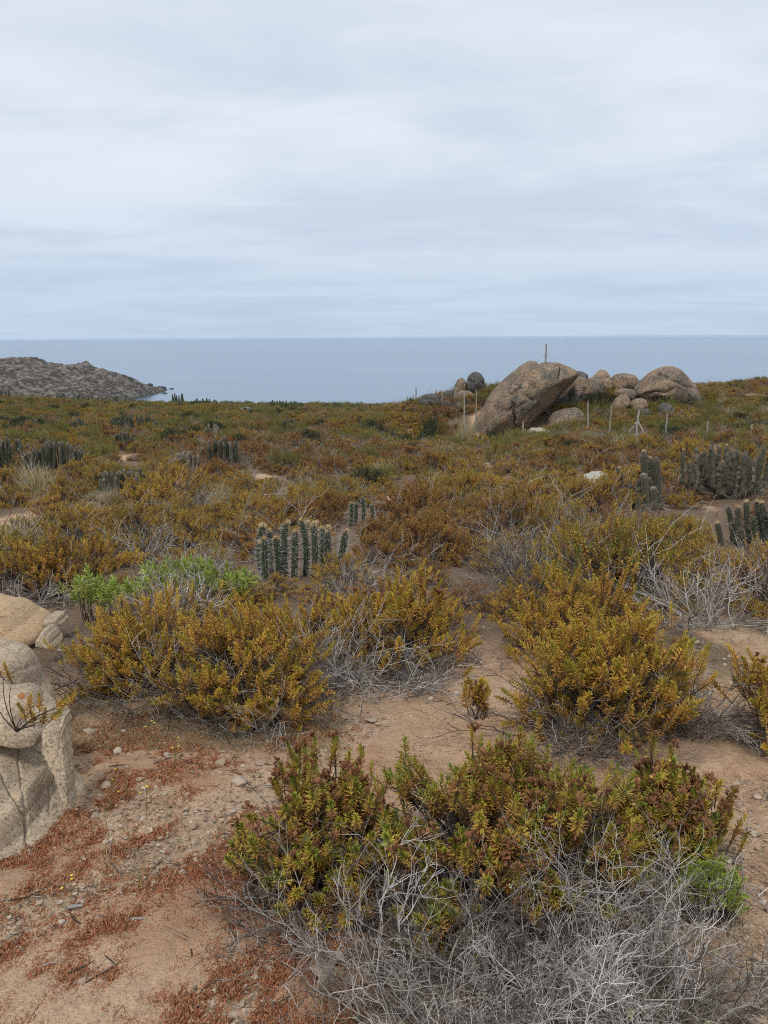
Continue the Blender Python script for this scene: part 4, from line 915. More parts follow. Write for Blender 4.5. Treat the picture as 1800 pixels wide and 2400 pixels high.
def spine_mb(rng, geo, per_rib, n_per, ln, wd, tint=(0.3, 1.0)):
    P, R, u, v, a = geo; L = len(P) - 1
    ti = rng.random((len(a), per_rib, n_per)) * 0 + (np.arange(per_rib)[None, :, None] + rng.random((len(a), per_rib, 1))) / per_rib
    f = ti * L; i0 = np.minimum(f.astype(int), L - 1); fr = (f - i0)[..., None]
    C = P[i0] * (1 - fr) + P[i0 + 1] * fr; rr = (R[i0] * (1 - fr[..., 0]) + R[i0 + 1] * fr[..., 0])[..., None]
    ar = a[:, None, None, None]; rad = u[i0] * np.cos(ar) + v[i0] * np.sin(ar)
    S = (C + rad * rr).reshape(-1, 3); tg = np.cross(u[i0], v[i0]).reshape(-1, 3); rad = rad.reshape(-1, 3)
    D = unit(rad + rng.normal(0, .45, rad.shape) - tg * -0.1); ll = (ln * (0.4 + 0.9 * rng.random(len(S))))[:, None]
    sd_ = unit(np.cross(D, rng.normal(0, 1, D.shape))) * wd / 2
    V = np.stack([S - sd_, S + sd_, S + D * ll], 1).reshape(-1, 3); T = np.arange(len(V)).reshape(-1, 3)
    mb = MB(); mb.add(V, T, 0, np.repeat(tint[0] + (tint[1] - tint[0]) * rng.random(len(S)), 3)); return mb
def wool_mesh(rng, r, n=160, tint=(0.2, 1.0)):
    D = hemis(rng, n, -0.4, 1.0); S = D * r * .5; ll = r * (0.5 + .5 * rng.random(n))[:, None]; sd_ = unit(np.cross(D, rng.normal(0, 1, D.shape))) * r * .13
    mb = MB(); U, T = ICO[2]; mb.add(U * r * .72, T, 0, .55)
    V = np.stack([S - sd_, S + sd_, S + unit(D + rng.normal(0, .25, D.shape)) * ll], 1).reshape(-1, 3); mb.add(V, np.arange(len(V)).reshape(-1, 3), 0, np.repeat(tint[0] + (tint[1] - tint[0]) * rng.random(n), 3))
    return mb.mesh('woolly_tip', [WOOL])
rg = np.random.default_rng(31)
WOOLS = [wool_mesh(rg, .03, 170), wool_mesh(rg, .03, 150, (0.5, 1.0)), wool_mesh(rg, .03, 150, (0, .35))]
def cactus_stem(par, base, P, r, near=True, tint=.38, wool=(), ribs=10, spl=.045, dens=1.0, k=None, top=.6, cols=2, sti=(.3, 1.0), spw=.003):
    P = np.asarray(P, float) - base; R = r * prof(len(P))
    mb, geo = cactus_mesh(rg, P, R, ribs, tint, top, cols=cols)
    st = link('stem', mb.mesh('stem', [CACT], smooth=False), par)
    if near:
        length = np.linalg.norm(np.diff(P, axis=0), axis=1).sum()
        sp = spine_mb(rg, geo, max(4, int(length / .022 * dens)), 4, spl, spw, sti)
        tag(link('spine', sp.mesh('spine', [SPINE]), st), kind='stuff')
    for (dx, dz, s, wv) in wool:
        wo = link('woolly_tip', WOOLS[wv], st, P[-1] + [dx * r, -.2 * r, dz * r]); wo.scale = (s * .8,) * 3; wo.rotation_euler = (rg.normal(0, .3), rg.normal(0, .3), rg.random() * 6)
    return st
def zpt(z, o, s): return (o[0] + z[0] / s, o[1] + z[1] / s)
def stem_path(tx, ty, bx, Y, k=14, bow=0.02):
    T3 = on_plane(tx, ty, Y); B = on_plane(bx, 1400, Y); g = float(height(B[0], Y)); B[2] = g - .05
    t = np.linspace(0, 1, k)[:, None]; P = B * (1 - t) + T3 * t; P[:, 0] += bow * np.sin(t[:, 0] * 3.1) * rg.normal(0, 1); return P
Z5 = (580, 1150); S5 = 5.184
e_ = empty('cactus', MAINC); tag(e_, 'dark green spiny cactus clump with woolly cream buds on its tips', 'cactus')
YC = MAINC[1]
for (tx, ty, bx, dy, wl) in [(188, 440, 205, .10, ((-.3, .5, 1.5, 1), (.6, .4, 1.2, 1))), (205, 585, 235, -.12, ((0, .3, 1.2, 2), (-1.2, -.8, 1.1, 1))), (340, 575, 388, -.02, ((0, .3, 1.2, 2), (.8, -.2, .9, 1))), (465, 400, 485, .05, ((0, .2, 1.1, 2), (.7, .5, 1.2, 1))), (575, 500, 570, -.15, ((0, .25, 1.3, 2),)), (650, 360, 705, .08, ((0, .2, 1.3, 2), (1.9, -.6, 1.2, 1))),
                            (800, 415, 798, -.03, ((0, .35, 1.2, 1), (1.0, .5, 1.3, 1))), (905, 460, 900, .2, ((0, .35, 1.1, 0),)), (975, 500, 965, .12, ((0, .35, 1.3, 0), (.3, 1.4, 1.5, 1))), (1190, 500, 1040, -.2, ((.5, .5, .9, 1), (-.4, .1, .6, 2))), (270, 495, 300, .18, ((0, .3, 1.2, 0),))]:
    a = zpt((tx, ty), Z5, S5); b = zpt((bx, 0), Z5, S5)
    cactus_stem(e_, MAINC, stem_path(a[0], a[1], b[0], YC + dy), .034, True, .22 + rg.random() * .12, wl, dens=.9, spl=.065, spw=.0021, sti=(.4, 1.0))
e_ = empty('cactus', C4); tag(e_, 'small cactus of four slim separate dark green columns beyond the woolly-tipped clump', 'cactus')
for (tx, ty, bx, dy) in [(1265, 140, 1265, 0), (1320, 145, 1322, .05), (1400, 80, 1408, .1), (1505, 170, 1507, -.05)]:
    a = zpt((tx, ty), Z5, S5); b = zpt((bx, 0), Z5, S5)
    cactus_stem(e_, C4, stem_path(a[0], a[1], b[0], C4[1] + dy), .032, True, .2, ((0, .1, .8, 2),), dens=.8, spl=.045)
Z6 = (1300, 1030); S6 = 3.318; c0 = RIGHTC[0]
e_ = empty('cactus', c0); tag(e_, 'tall grey-green cactus with woody stumps, right of the pale rounded rock', 'cactus')
for (tx, ty, bx, dy, r, ti, wl) in [(505, 222, 495, .3, .07, .5, 1), (580, 252, 572, .2, .075, .5, 1), (692, 95, 672, 0, .10, .5, 1), (740, 145, 728, .1, .09, .45, 1), (787, 135, 758, .05, .10, .5, 0), (650, 312, 640, -.1, .065, .3, 0), (560, 345, 556, -.1, .06, .35, 0), (592, 350, 592, -.15, .06, .35, 0), (732, 295, 722, -.2, .07, .35, 0), (657, 372, 650, -.25, .065, .3, 0), (790, 398, 786, -.1, .08, .45, 0), (712, 170, 706, .3, .08, .4, 0)]:
    a = zpt((tx, ty), Z6, S6); b = zpt((bx, 0), Z6, S6)
    cactus_stem(e_, c0, stem_path(a[0], a[1], b[0], c0[1] + dy, bow=.02), r * .68, True, ti + .14, ((0, .2, 1.5, 0),) if wl else (), dens=.35, spl=.05, top=.8, sti=(0, .35))
for (tx, ty, bx, r) in [(690, 270, 668, .10), (762, 375, 716, .11), (655, 452, 628, .10)]:
    a = zpt((tx, ty), Z6, S6); b = zpt((bx, 0), Z6, S6)
    mb, _g = cactus_mesh(rg, stem_path(a[0], a[1], b[0], c0[1] - .3) - c0, r * np.linspace(1.0, .7, 14) * (1 + rg.normal(0, .06, 14)), 7, .62, .9, cols=2); link('stump', mb.mesh('stump', [CACT]), e_)
c1 = RIGHTC[2]
e_ = empty('cactus', c1); tag(e_, 'wide dying candelabra cactus with dozens of grey upturned arms at the right', 'cactus')
for i in range(46):
    zx = 1010 + 660 * (i + .5) / 46 + rg.normal(0, 14) + (60 if i > 42 else 0); ty = 45 + 175 * rg.random() ** 1.3 - 45 * (abs(zx - 1180) < 90); dy = rg.normal(0, .45)
    a = zpt((zx, ty), Z6, S6); T3 = on_plane(a[0], a[1], c1[1] + dy); B = c1 + [rg.normal(0, .12), dy * .2, -.05]
    el_ = c1[2] + (.08 + .26 * min(1, abs(T3[0] - c1[0]) / 1.6) + .22 * rg.random()) * (T3[2] - c1[2])
    K1 = np.array([B[0] + (T3[0] - B[0]) * .55, (B[1] + T3[1]) / 2, c1[2] + .35 * (el_ - c1[2])]); K2 = np.array([T3[0] - (T3[0] - B[0]) * .10 * rg.random(), T3[1], el_])
    t = np.linspace(0, 1, 10)[:, None]; P1 = (1 - t) ** 3 * B + 3 * (1 - t) ** 2 * t * K1 + 3 * (1 - t) * t * t * (K1 * .3 + K2 * .7) + t ** 3 * (K2 + [0, 0, .08])
    t = np.linspace(.12, 1, 10)[:, None]; P = np.concatenate([P1, (K2 + [0, 0, .08]) * (1 - t) + T3 * t]); P[1:-1] += rg.normal(0, .010, (18, 3))
    cactus_stem(e_, c1, P, .030 + .014 * rg.random(), True, .58 + .32 * rg.random(), ((0, .2, 1.1, 0),) if rg.random() < .12 else (), ribs=8, dens=.3, spl=.05, top=.85, sti=(0, .15))
c2_ = RIGHTC[3]
e_ = empty('cactus', c2_); tag(e_, 'spiny grey cactus clump with yellow woolly tips at the right edge', 'cactus')
for (tx, ty, bx, dy, wl) in [(1492, 485, 1482, .1, 1), (1572, 485, 1565, .2, 1), (1610, 492, 1605, 0, 1), (1425, 528, 1402, 0, 1), (1346, 525, 1348, .25, 0), (1440, 690, 1432, -.2, 0), (1264, 650, 1262, -.2, 1), (1650, 560, 1648, -.1, 0), (1540, 600, 1536, -.1, 0), (1690, 510, 1690, .1, 0), (1380, 640, 1376, .1, 0)]:
    a = zpt((tx, ty), Z6, S6); b = zpt((bx, 0), Z6, S6)
    cactus_stem(e_, c2_, stem_path(a[0], a[1], b[0], c2_[1] + dy), .040, True, .52 + .14 * rg.random(), ((0, .25, 1.3, 0), (-.5, .1, 0.9, 1)) if wl else (), dens=.4, spl=.05, sti=(0, .5))
# clumps farther off: shared column meshes
def far_stem(ti, cols=2, ribs=7):
    k = 8; t = np.linspace(0, 1, k); P = np.stack([.02 * np.sin(t * 3) * rg.normal(), .02 * np.sin(t * 2.5) * rg.normal(), t], 1)
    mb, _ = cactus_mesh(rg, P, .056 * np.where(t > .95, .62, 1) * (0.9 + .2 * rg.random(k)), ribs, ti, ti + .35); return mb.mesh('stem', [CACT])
FST = {'mid': [far_stem(.55 + .14 * rg.random()) for _ in range(7)], 'far': [far_stem(.42 + .14 * rg.random()) for _ in range(5)], 'dead': [far_stem(.8 + .15 * rg.random()) for _ in range(4)]}
for (row, (p, rr, hh)) in zip(CACTI, cact_at):
    (px, by, hw, ty, n, look, lab, sd_) = row
    e_ = empty('cactus', p); tag(e_, lab, 'cactus', 'column cactus clumps in the scrub')
    q = np.random.default_rng(sd_)
    n = int(n * 1.4); xs = np.linspace(-1, 1, n) + q.normal(0, .05, n)
    for i in range(n):
        y = q.normal(0, .28) * rr; hgt = hh * (0.97 - .28 * abs(xs[i]) ** 2 - .30 * q.random())
        if sd_ == 8: hgt *= .75 + .3 * (xs[i] + 1) / 2
        if sd_ == 3 and i == 0: xs[0] = -1.35
        o = link('stem', FST[look][int(q.integers(len(FST[look])))], e_, (xs[i] * rr, y, -.05)); fat = (.70 + .3 * q.random()) * (0.85 + .012 * p[1])
        o.scale = (fat, fat, hgt + .05); o.rotation_euler = (q.normal(0, .05), xs[i] * .16 + q.normal(0, .06), q.random() * 6)
for i, (px, by, hw, ty, n) in enumerate(SKY_CACTI):
    Yc = 92.0 if px > 60 else 88; b = on_plane(px, by, Yc); rr = hw * Yc / F; hh = (by - ty) * Yc / F; q = np.random.default_rng(200 + i); mb = MB()
    gz = float(height(b[0], b[1])); top = b[2] + hh
    for j in range(n):
        x = (j / max(1, n - 1) * 2 - 1) * rr + q.normal(0, .08); hgt = hh * (0.6 + .4 * q.random())
        P = np.linspace(0, 1, 4)[:, None] * np.array([x * .08, 0, top - hh + hgt - gz + .1]) + [x, q.normal(0, .4), -.1]
        m2, _ = cactus_mesh(rg, P, np.array([.11, .12, .12, .07]) * (.8 + .4 * q.random()), 6, .15, .4); mb.add(m2.V[0], m2.T[0], 0, m2.A[0])
    o = link('cactus', mb.mesh('cactus', [CACT]), None, (b[0], b[1], gz)); tag(o, 'tiny dark cactus clump silhouetted on the skyline of the scrub', 'cactus', 'cacti along the scrub skyline'); o['kind'] = 'thing'

# ------------------------------------------------------------------ scrub: shared shrub forms
rg = np.random.default_rng(500)
def leafy_form(rng, n_cl, per, L, nl, ll, lw, rx, h, tints, lowhang=.05, seeds=0.0, twn=14, upw=.55, sp=.2):
    protos = [sprig(rng, L, nl, ll, lw, tint0=tints[0], tint1=tints[1], a0=65, a1=20) for _ in range(5)]
    pos, D, sc, cid, B, S = shrub_frames(rng, rx, rx, h, n_cl, per, L, spread=sp, low=lowhang, upw=upw)
    lf = MB(); stamp(lf, protos, pos, frames(D, rng.random(len(pos)) * 6.28), sc, rng, 0, tshift=(rng.normal(0, .10, n_cl)[cid] + rng.normal(0, .06, len(pos))))
    tw = MB(); branch_mb(rng, B, S, .009, tw)
    if twn:
        St = np.stack([rng.normal(0, .3 * rx, twn), rng.normal(0, .3 * rx, twn), np.full(twn, .0)], 1)
        twigs(rng, tw, St, hemis(rng, twn, .05, .7), rx * (.6 + .5 * rng.random(twn)), .004, [(4, .5, 35, 4), (2, .5, 35, 3)], tlo=.25, thi=.95, k0=5, minz=.01)
    sd_ = None
    if seeds:
        sd_ = MB(); k = rng.random(len(pos)) < seeds; tip = pos[k] + D[k] * (L * sc[k])[:, None]
        for c in range(5):
            o = tip + rng.normal(0, .012, tip.shape); dd = unit(D[k] + rng.normal(0, .4, tip.shape)) * .022; sdv = unit(np.cross(dd, rng.normal(0, 1, dd.shape))) * .007
            V = np.stack([o, o + dd + sdv, o + dd - sdv], 1).reshape(-1, 3); sd_.add(V, np.arange(len(V)).reshape(-1, 3), 0, np.repeat(.2 + .6 * rng.random(len(o)), 3))
    return lf, tw, sd_
def bare_form(rng, rx, h, n, leafy=0):
    tw = MB(); St = np.stack([rng.normal(0, .12 * rx, n), rng.normal(0, .12 * rx, n), np.full(n, -.02)], 1)
    tips = twigs(rng, tw, St, hemis(rng, n, .15, 1.0) * [1, 1, h / rx], h * (.7 + .45 * rng.random(n)), .005, [(5, .5, 30, 5), (4, .5, 35, 4)], tlo=.2, thi=.85)
    lf = MB(); pr = [sprig(rng, .10, 12, .025, .005) for _ in range(2)]
    tp = tips[-1]; k = rng.random(len(tp)) < .07
    D = unit(rng.normal(0, .5, (k.sum(), 3)) + [0, 0, 1]); stamp(lf, pr, tp[k], frames(D, rng.random(k.sum()) * 6), np.full(k.sum(), .8), rng)
    return lf, tw, None
def tuft_form(rng, rx, h, n):
    lf = MB(); D = unit(hemis(rng, n, .55, 1.0)); S = np.stack([rng.normal(0, .25 * rx, n), rng.normal(0, .25 * rx, n), np.zeros(n)], 1); k = 4
    P = grow(rng, S, D, h * (.6 + .6 * rng.random(n)), k, .09, -.03); w_ = .006; sdv = unit(np.cross(P[:, 1] - P[:, 0], rng.normal(0, 1, (n, 3))))[:, None] * (np.array([1, .9, .6, .05]) * w_)[None, :, None]
    V = np.stack([P + sdv, P - sdv], 2).reshape(n, -1, 3); F0 = np.array([[0, 2, 3], [0, 3, 1], [2, 4, 5], [2, 5, 3], [4, 6, 7], [4, 7, 5]])
    lf.add(V.reshape(-1, 3), (F0[None] + (np.arange(n) * 8)[:, None, None]).reshape(-1, 3), 0, np.repeat(rng.random(n), 8))
    tw = MB(); m_ = 14; St = np.stack([rng.normal(0, .2 * rx, m_), rng.normal(0, .2 * rx, m_), np.zeros(m_)], 1); twigs(rng, tw, St, hemis(rng, m_, .7, 1), h * (.8 + .5 * rng.random(m_)), .004, [(3, .4, 30, 4)], tlo=.5, thi=1)
    return lf, tw, None
FORMS = {0: [], 1: [], 2: [], 3: [], 4: [], 5: [], 6: []}
LM = {0: FIELD, 1: RUST, 2: OLIVE, 3: GOLD, 4: STRAW, 5: DARKG, 6: RUST}
NM = {0: ('shrub', 'foliage'), 1: ('shrub', 'foliage'), 2: ('shrub', 'foliage'), 3: ('bare_shrub', 'foliage'), 4: ('grass_tuft', 'blade'), 5: ('bush', 'foliage'), 6: ('shrub', 'foliage')}
raw = []
for v in range(3): raw.append((0, leafy_form(rg, 42, 10,   .095, 22, .031, .0095, .58, .50, (.95, .22), seeds=.08, sp=.085, lowhang=.0)))
for v in range(2): raw.append((1, leafy_form(rg, 42, 10, .09, 22, .030, .0095, .56, .48, (.98, .32), seeds=.35, sp=.085, lowhang=.0)))
for v in range(2): raw.append((2, leafy_form(rg, 36, 8, .17, 24, .034, .0075, .46, .55, (.8, .1), twn=8, upw=.9)))
for v in range(2): raw.append((3, bare_form(rg, .5, .40, 46)))
for v in range(2): raw.append((4, tuft_form(rg, .4, .5, 260)))
raw.append((5, leafy_form(rg, 50, 9, .11, 22, .030, .010, .55, .55, (.7, .1), twn=0, lowhang=-.05, sp=.14)))
raw.append((6, leafy_form(rg, 46, 7, .11, 20, .030, .008, .52, .40, (1.0, .45), seeds=.7, twn=34, sp=.12)))
form_col = bpy.data.collections.new('scrub_forms')
for fi, (kd, (lf, tw, sd_)) in enumerate(raw):
    f = {'leaf': lf.mesh(NM[kd][1], [LM[kd]]), 'twig': tw.mesh('branchwork', [TWIG]), 'seed': sd_.mesh('seed_head', [SEED]) if sd_ is not None else None, 'i': fi}
    J = MB()
    for mi, q in enumerate((lf, tw, sd_)):
        if q is None: continue
        for V, T, A in zip(q.V, q.T, q.A):
            pass
        Vq = np.concatenate(q.V); Tq = np.concatenate(q.T); Aq = np.concatenate(q.A); J.add(Vq, Tq, mi, Aq)
    jo = bpy.data.objects.new('scrub_form_%02d' % fi, J.mesh('scrub_form', [LM[kd], TWIG, SEED])); form_col.objects.link(jo)
    FORMS[kd].append(f)
FL = {0: 'golden-ochre needle-leaved shrub in the low scrub of the slope', 1: 'rusty red-brown shrub with dried heads in the low scrub', 2: 'olive-green loose upright shrub among the browner scrub', 3: 'bare grey twiggy shrub among the golden scrub', 4: 'straw-coloured dry grass tuft standing between shrubs', 5: 'dark green rounded bush in the brown scrub', 6: 'withered brown-topped shrub with many grey twigs at its foot'}
FG = {0: 'golden shrubs of the slope', 1: 'rusty shrubs of the slope', 2: 'olive shrubs of the slope', 3: 'bare grey shrubs of the slope', 4: 'dry grass tufts of the slope', 5: 'dark bushes of the slope', 6: 'withered shrubs of the slope'}
FC = {0: 'shrub', 1: 'shrub', 2: 'shrub', 3: 'dead shrub', 4: 'grass tuft', 5: 'bush', 6: 'shrub'}
def put_form(kd, loc, sc, rz, label, group=None, f=None, sz=1.0):
    f = f or FORMS[kd][int(rg.integers(len(FORMS[kd])))]
    e = empty(NM[kd][0], loc, rz); e.scale = (sc, sc, sc * sz); tag(e, label, FC[kd], group)
    o = link(NM[kd][1], f['leaf'], e); o['kind'] = 'stuff'
    o = link('branchwork', f['twig'], e); o['kind'] = 'stuff'
    if f['seed'] is not None: o = link('seed_head', f['seed'], e); o['kind'] = 'stuff'
    return e
LAND = [(MAINC, 'the cactus with woolly cream tips'), (C4, 'the four slim cactus columns'), (RIGHTC[0], 'the tall cactus with stumps'), (RIGHTC[2], 'the candelabra cactus'), (RIGHTC[3], 'the cactus clump at the right edge'), (PALEROCK, 'the pale rounded rock'), (GREEN, 'the bright green plant'),
        (ground_hit(1130, 1180), 'the tall pale dead bush'), (ground_hit(685, 1085), 'the dry grey bush in the middle'), (ground_hit(260, 1190), 'the straw-stemmed tuft'), (ground_hit(1655, 1470), 'the pale dead bush on the right'), (ground_hit(1230, 1370), 'the wide pale dead thicket'), (ground_hit(850, 1400), 'the grey dead bush by the cactus'), (ground_hit(1770, 1420), 'the thin grey dead bush')]
for (q, nm_) in zip([r_[0] for r_ in cact_at], ['the broad left-edge cactus clump', 'the cut-off cactus clump', 'the low half-sunk cactus clump', 'the dark clump with one column apart', 'the small rounded cactus clump']): LAND.append((q, nm_))
for k_, nm_ in (('b', 'the olive-gold shrub with bleached twigs'), ('c2', 'the broad olive-gold shrub'), ('f', 'the big rust-brown shrub'), ('a4', 'the golden shrub before the cactus'), ('c', 'the yellow shrub by the path'), ('d', 'the shrub cut off by the right edge')): LAND.append((NP[k_][0], nm_))
for j_, nm_ in ((0, 'the bare patch at the left edge'), (1, 'the small reddish bare patch'), (3, 'the bare patch in the middle'), (5, 'the bare spot before the huge boulder'), (7, 'the bare patch under the candelabra cactus'), (12, 'the sandy path on the right'), (16, 'the bare strip by the cactus columns')): LAND.append((np.array([PATCH[j_][0], PATCH[j_][1], 0]), nm_))
LB = {0: 'golden-ochre shrub', 1: 'rusty shrub with dried heads', 2: 'olive loose shrub', 3: 'bare grey twiggy shrub', 4: 'straw-coloured grass tuft', 5: 'dark green bush', 6: 'withered brown-topped shrub'}
own = {}
for (q, nm_) in LAND:
    best = {}
    for i in near_idx:
        dx, dy = SX[i] - q[0], (SY[i] - q[1]) * .8; d_ = math.hypot(dx, dy)
        if d_ > 1.0 + .10 * SD[i]: continue
        rel = ('left of' if dx < 0 else 'right of') if abs(dx) > abs(dy) else ('in front of' if dy < 0 else 'behind')
        if d_ < best.get(rel, (9e9, 0))[0]: best[rel] = (d_, i)
    for rel, (d_, i) in best.items():
        if d_ < own.get(i, (9e9, ''))[0]: own[i] = (d_, '%s %s %s' % (LB[int(KIND[i])], 'just ' + rel if rel != 'behind' else 'close behind', nm_))
for i in near_idx:
    kd = int(KIND[i]); put_form(kd, (SX[i], SY[i], SZ[i] - .02), SSC[i], SROT[i], own[i][1] if i in own else FL[kd], FG[kd], sz=.7 + .6 * rg.random())
# the rest of the scrub, farther down the slope, as one mass
me = bpy.data.meshes.new('far_scrub'); n = len(far_idx); me.vertices.add(n)
me.vertices.foreach_set('co', np.stack([SX[far_idx], SY[far_idx], SZ[far_idx] - .03], 1).ravel())
fi = np.zeros(n, int)
for j, i in enumerate(far_idx): q = FORMS[int(KIND[i])]; fi[j] = q[int(rg.integers(len(q)))]['i']
me.attributes.new('form', 'INT', 'POINT').data.foreach_set('value', fi)
me.attributes.new('turn', 'FLOAT_VECTOR', 'POINT').data.foreach_set('vector', np.stack([np.zeros(n), np.zeros(n), SROT[far_idx]], 1).ravel())
me.attributes.new('size', 'FLOAT', 'POINT').data.foreach_set('value', SSC[far_idx])
fs = link('far_scrub', me); tag(fs, 'low brown and golden scrub covering the slope down to the sea', None, None, 'stuff')
g = bpy.data.node_groups.new('scatter_scrub', 'GeometryNodeTree')
g.interface.new_socket('Geometry', in_out='INPUT', socket_type='NodeSocketGeometry'); g.interface.new_socket('Geometry', in_out='OUTPUT', socket_type='NodeSocketGeometry')
gi = g.nodes.new('NodeGroupInput'); go = g.nodes.new('NodeGroupOutput'); ip = g.nodes.new('GeometryNodeInstanceOnPoints'); ci = g.nodes.new('GeometryNodeCollectionInfo')
ci.inputs['Collection'].default_value = form_col; ci.inputs['Separate Children'].default_value = True; ci.inputs['Reset Children'].default_value = True
def na(nm, ty):
    a = g.nodes.new('GeometryNodeInputNamedAttribute'); a.data_type = ty; a.inputs['Name'].default_value = nm
    return [s for s in a.outputs if s.enabled and s.name == 'Attribute'][0]
g.links.new(gi.outputs[0], ip.inputs['Points']); g.links.new(ci.outputs[0], ip.inputs['Instance']); ip.inputs['Pick Instance'].default_value = True
g.links.new(na('form', 'INT'), ip.inputs['Instance Index']); g.links.new(na('turn', 'FLOAT_VECTOR'), ip.inputs['Rotation']); g.links.new(na('size', 'FLOAT'), ip.inputs['Scale'])
g.links.new(ip.outputs[0], go.inputs[0])
fs.modifiers.new('scatter', 'NODES').node_group = g

# bushes and grass that can be told apart round the rocks
def form_at(kd, px, py, wpx, hpx, label, Y=None, dz=0.0, f=None):
    if Y is None: p = ground_hit(px, py)
    else:
        q = on_plane(px, py, Y); p = np.array([q[0], Y, float(height(q[0], Y))]) if dz is None else q
    D = np.linalg.norm(p - CAM); sc = wpx * D / F / 1.15; e = put_form(kd, (p[0], p[1], p[2] + (dz or 0)), sc, rg.random() * 6, label, f=f); e.scale.z = hpx * D / F / .68; return e
for (kd, z, wz, hz, Y, lab) in [
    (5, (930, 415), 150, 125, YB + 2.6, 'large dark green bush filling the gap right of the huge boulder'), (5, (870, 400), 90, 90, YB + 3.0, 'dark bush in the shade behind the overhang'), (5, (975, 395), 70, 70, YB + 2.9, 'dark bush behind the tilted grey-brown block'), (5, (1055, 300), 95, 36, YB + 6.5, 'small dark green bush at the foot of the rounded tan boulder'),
    (5, (462, 515), 115, 62, YB - 3.0, 'dark green bush at the left foot of the huge boulder'), (2, (1225, 365), 190, 62, YB + 2.4, 'yellow-green bush at the foot of the large dome boulder'), (2, (1140, 370), 70, 50, YB + 2.0, 'small yellowish bush between the brown block and the dome boulder'),
    (4, (345, 460), 110, 75, YB - 1.5, 'pale straw grass clump left of the huge boulder'), (4, (385, 445), 70, 60, YB - 1.0, 'dry grass clump leaning on the left flank of the huge boulder'), (5, (205, 455), 120, 70, YB - 4, 'dark round bush in the scrub left of the straw grass'),
    (5, (112, 365), 55, 42, YB + 8, 'dark green bush beside the leftmost fence post'), (3, (300, 318), 75, 70, YB + 8.8, 'bare twiggy bush against the sea behind the pointed brown rock'), (3, (190, 320), 40, 36, YB + 8.5, 'small bare bush behind the flat grey boulder'), (3, (470, 300), 36, 30, YB + 9, 'little dry bush against the sea at the left shoulder of the huge boulder'),
    (2, (820, 480), 130, 60, YB - 1.8, 'yellow-green bush in front of the low rock under the overhang'), (2, (940, 520), 60, 75, YB - 3, 'lime-yellow upright bush beside the crooked fence post'), (2, (1000, 525), 45, 60, YB - 3.2, 'small lime-yellow bush right of the crooked fence post'), (0, (735, 470), 90, 45, YB - 1.4, 'rusty shrub at the mouth of the hollow under the overhang'),
    (2, (1245, 430), 55, 50, YB + .2, 'yellow upright bush beside the rounded grey rock'), (2, (1420, 385), 140, 50, YB + 3, 'yellow-green bush right of the large dome boulder'), (5, (1360, 300), 40, 22, 88, 'dark little tree-like bush on the skyline right of the dome boulder'), (5, (1425, 305), 60, 22, 90, 'wide dark bush on the far right skyline'), (5, (1645, 275), 60, 34, 92, 'dark bush topping the far right hill'), (3, (1480, 310), 50, 18, 90, 'thin grey bush on the far right skyline'),
    (5, (400, 395), 90, 36, None, 'bright green bush in the far left scrub'), (3, (0, 0), 0, 0, None, '')]:
    if not lab: continue
    if Y is None: form_at(5, 205, 963, 90 / 1.84, 40 / 1.84, 'bright green bush in the far left scrub'); continue
    p = R2(z)[0]; q = on_plane(p[0], p[1], Y); gz = float(height(q[0], Y)); top = q[2] + hz / 1.8433 * Y * 1.02 / F; zb = q[2] if (YB - 2 < Y < YB + 10) and q[2] > gz else gz
    zb = gz; e = put_form(kd, (q[0], Y, zb - .03), wz / 1.8433 * Y * 1.04 / F / 1.15, rg.random() * 6, lab); e.scale.z = max(.35, (top - zb)) / .66
form_at(3, 1130, 1180, 120, 70, 'tall pale dead bush standing out in the golden scrub of the middle')
form_at(3, 685, 1085, 70, 60, 'dry grey bush left of the bare sandy spot in the middle')
for (px_, py_, w_, h_, kd_, lb_) in [(640, 1392, 150, 60, 0, 'small golden shrub touching the left foot of the woolly-tipped cactus'), (745, 1400, 120, 50, 0, 'low golden shrub at the right foot of the woolly-tipped cactus'), (1010, 1452, 190, 95, 0, 'round golden shrub behind the sandy gap in the middle'), (1105, 1420, 170, 90, 6, 'withered shrub between the two olive-gold shrubs'), (985, 1372, 180, 90, 1, 'rusty round shrub above the sandy gap in the middle'), (1180, 1445, 150, 80, 0, 'golden shrub touching the broad olive-gold shrub'), (800, 1450, 150, 70, 6, 'withered shrub with grey twigs below the cactus'), (560, 1420, 170, 70, 0, 'ochre shrub at the right end of the bright green plant')]:
    form_at(kd_, px_, py_, w_, h_, lb_)
form_at(4, 260, 1190, 70, 70, 'straw-stemmed dry tuft above the reddish bare patch on the left')
form_at(3, 520, 1210, 120, 60, 'grey-stemmed open bush behind the bright green plant')

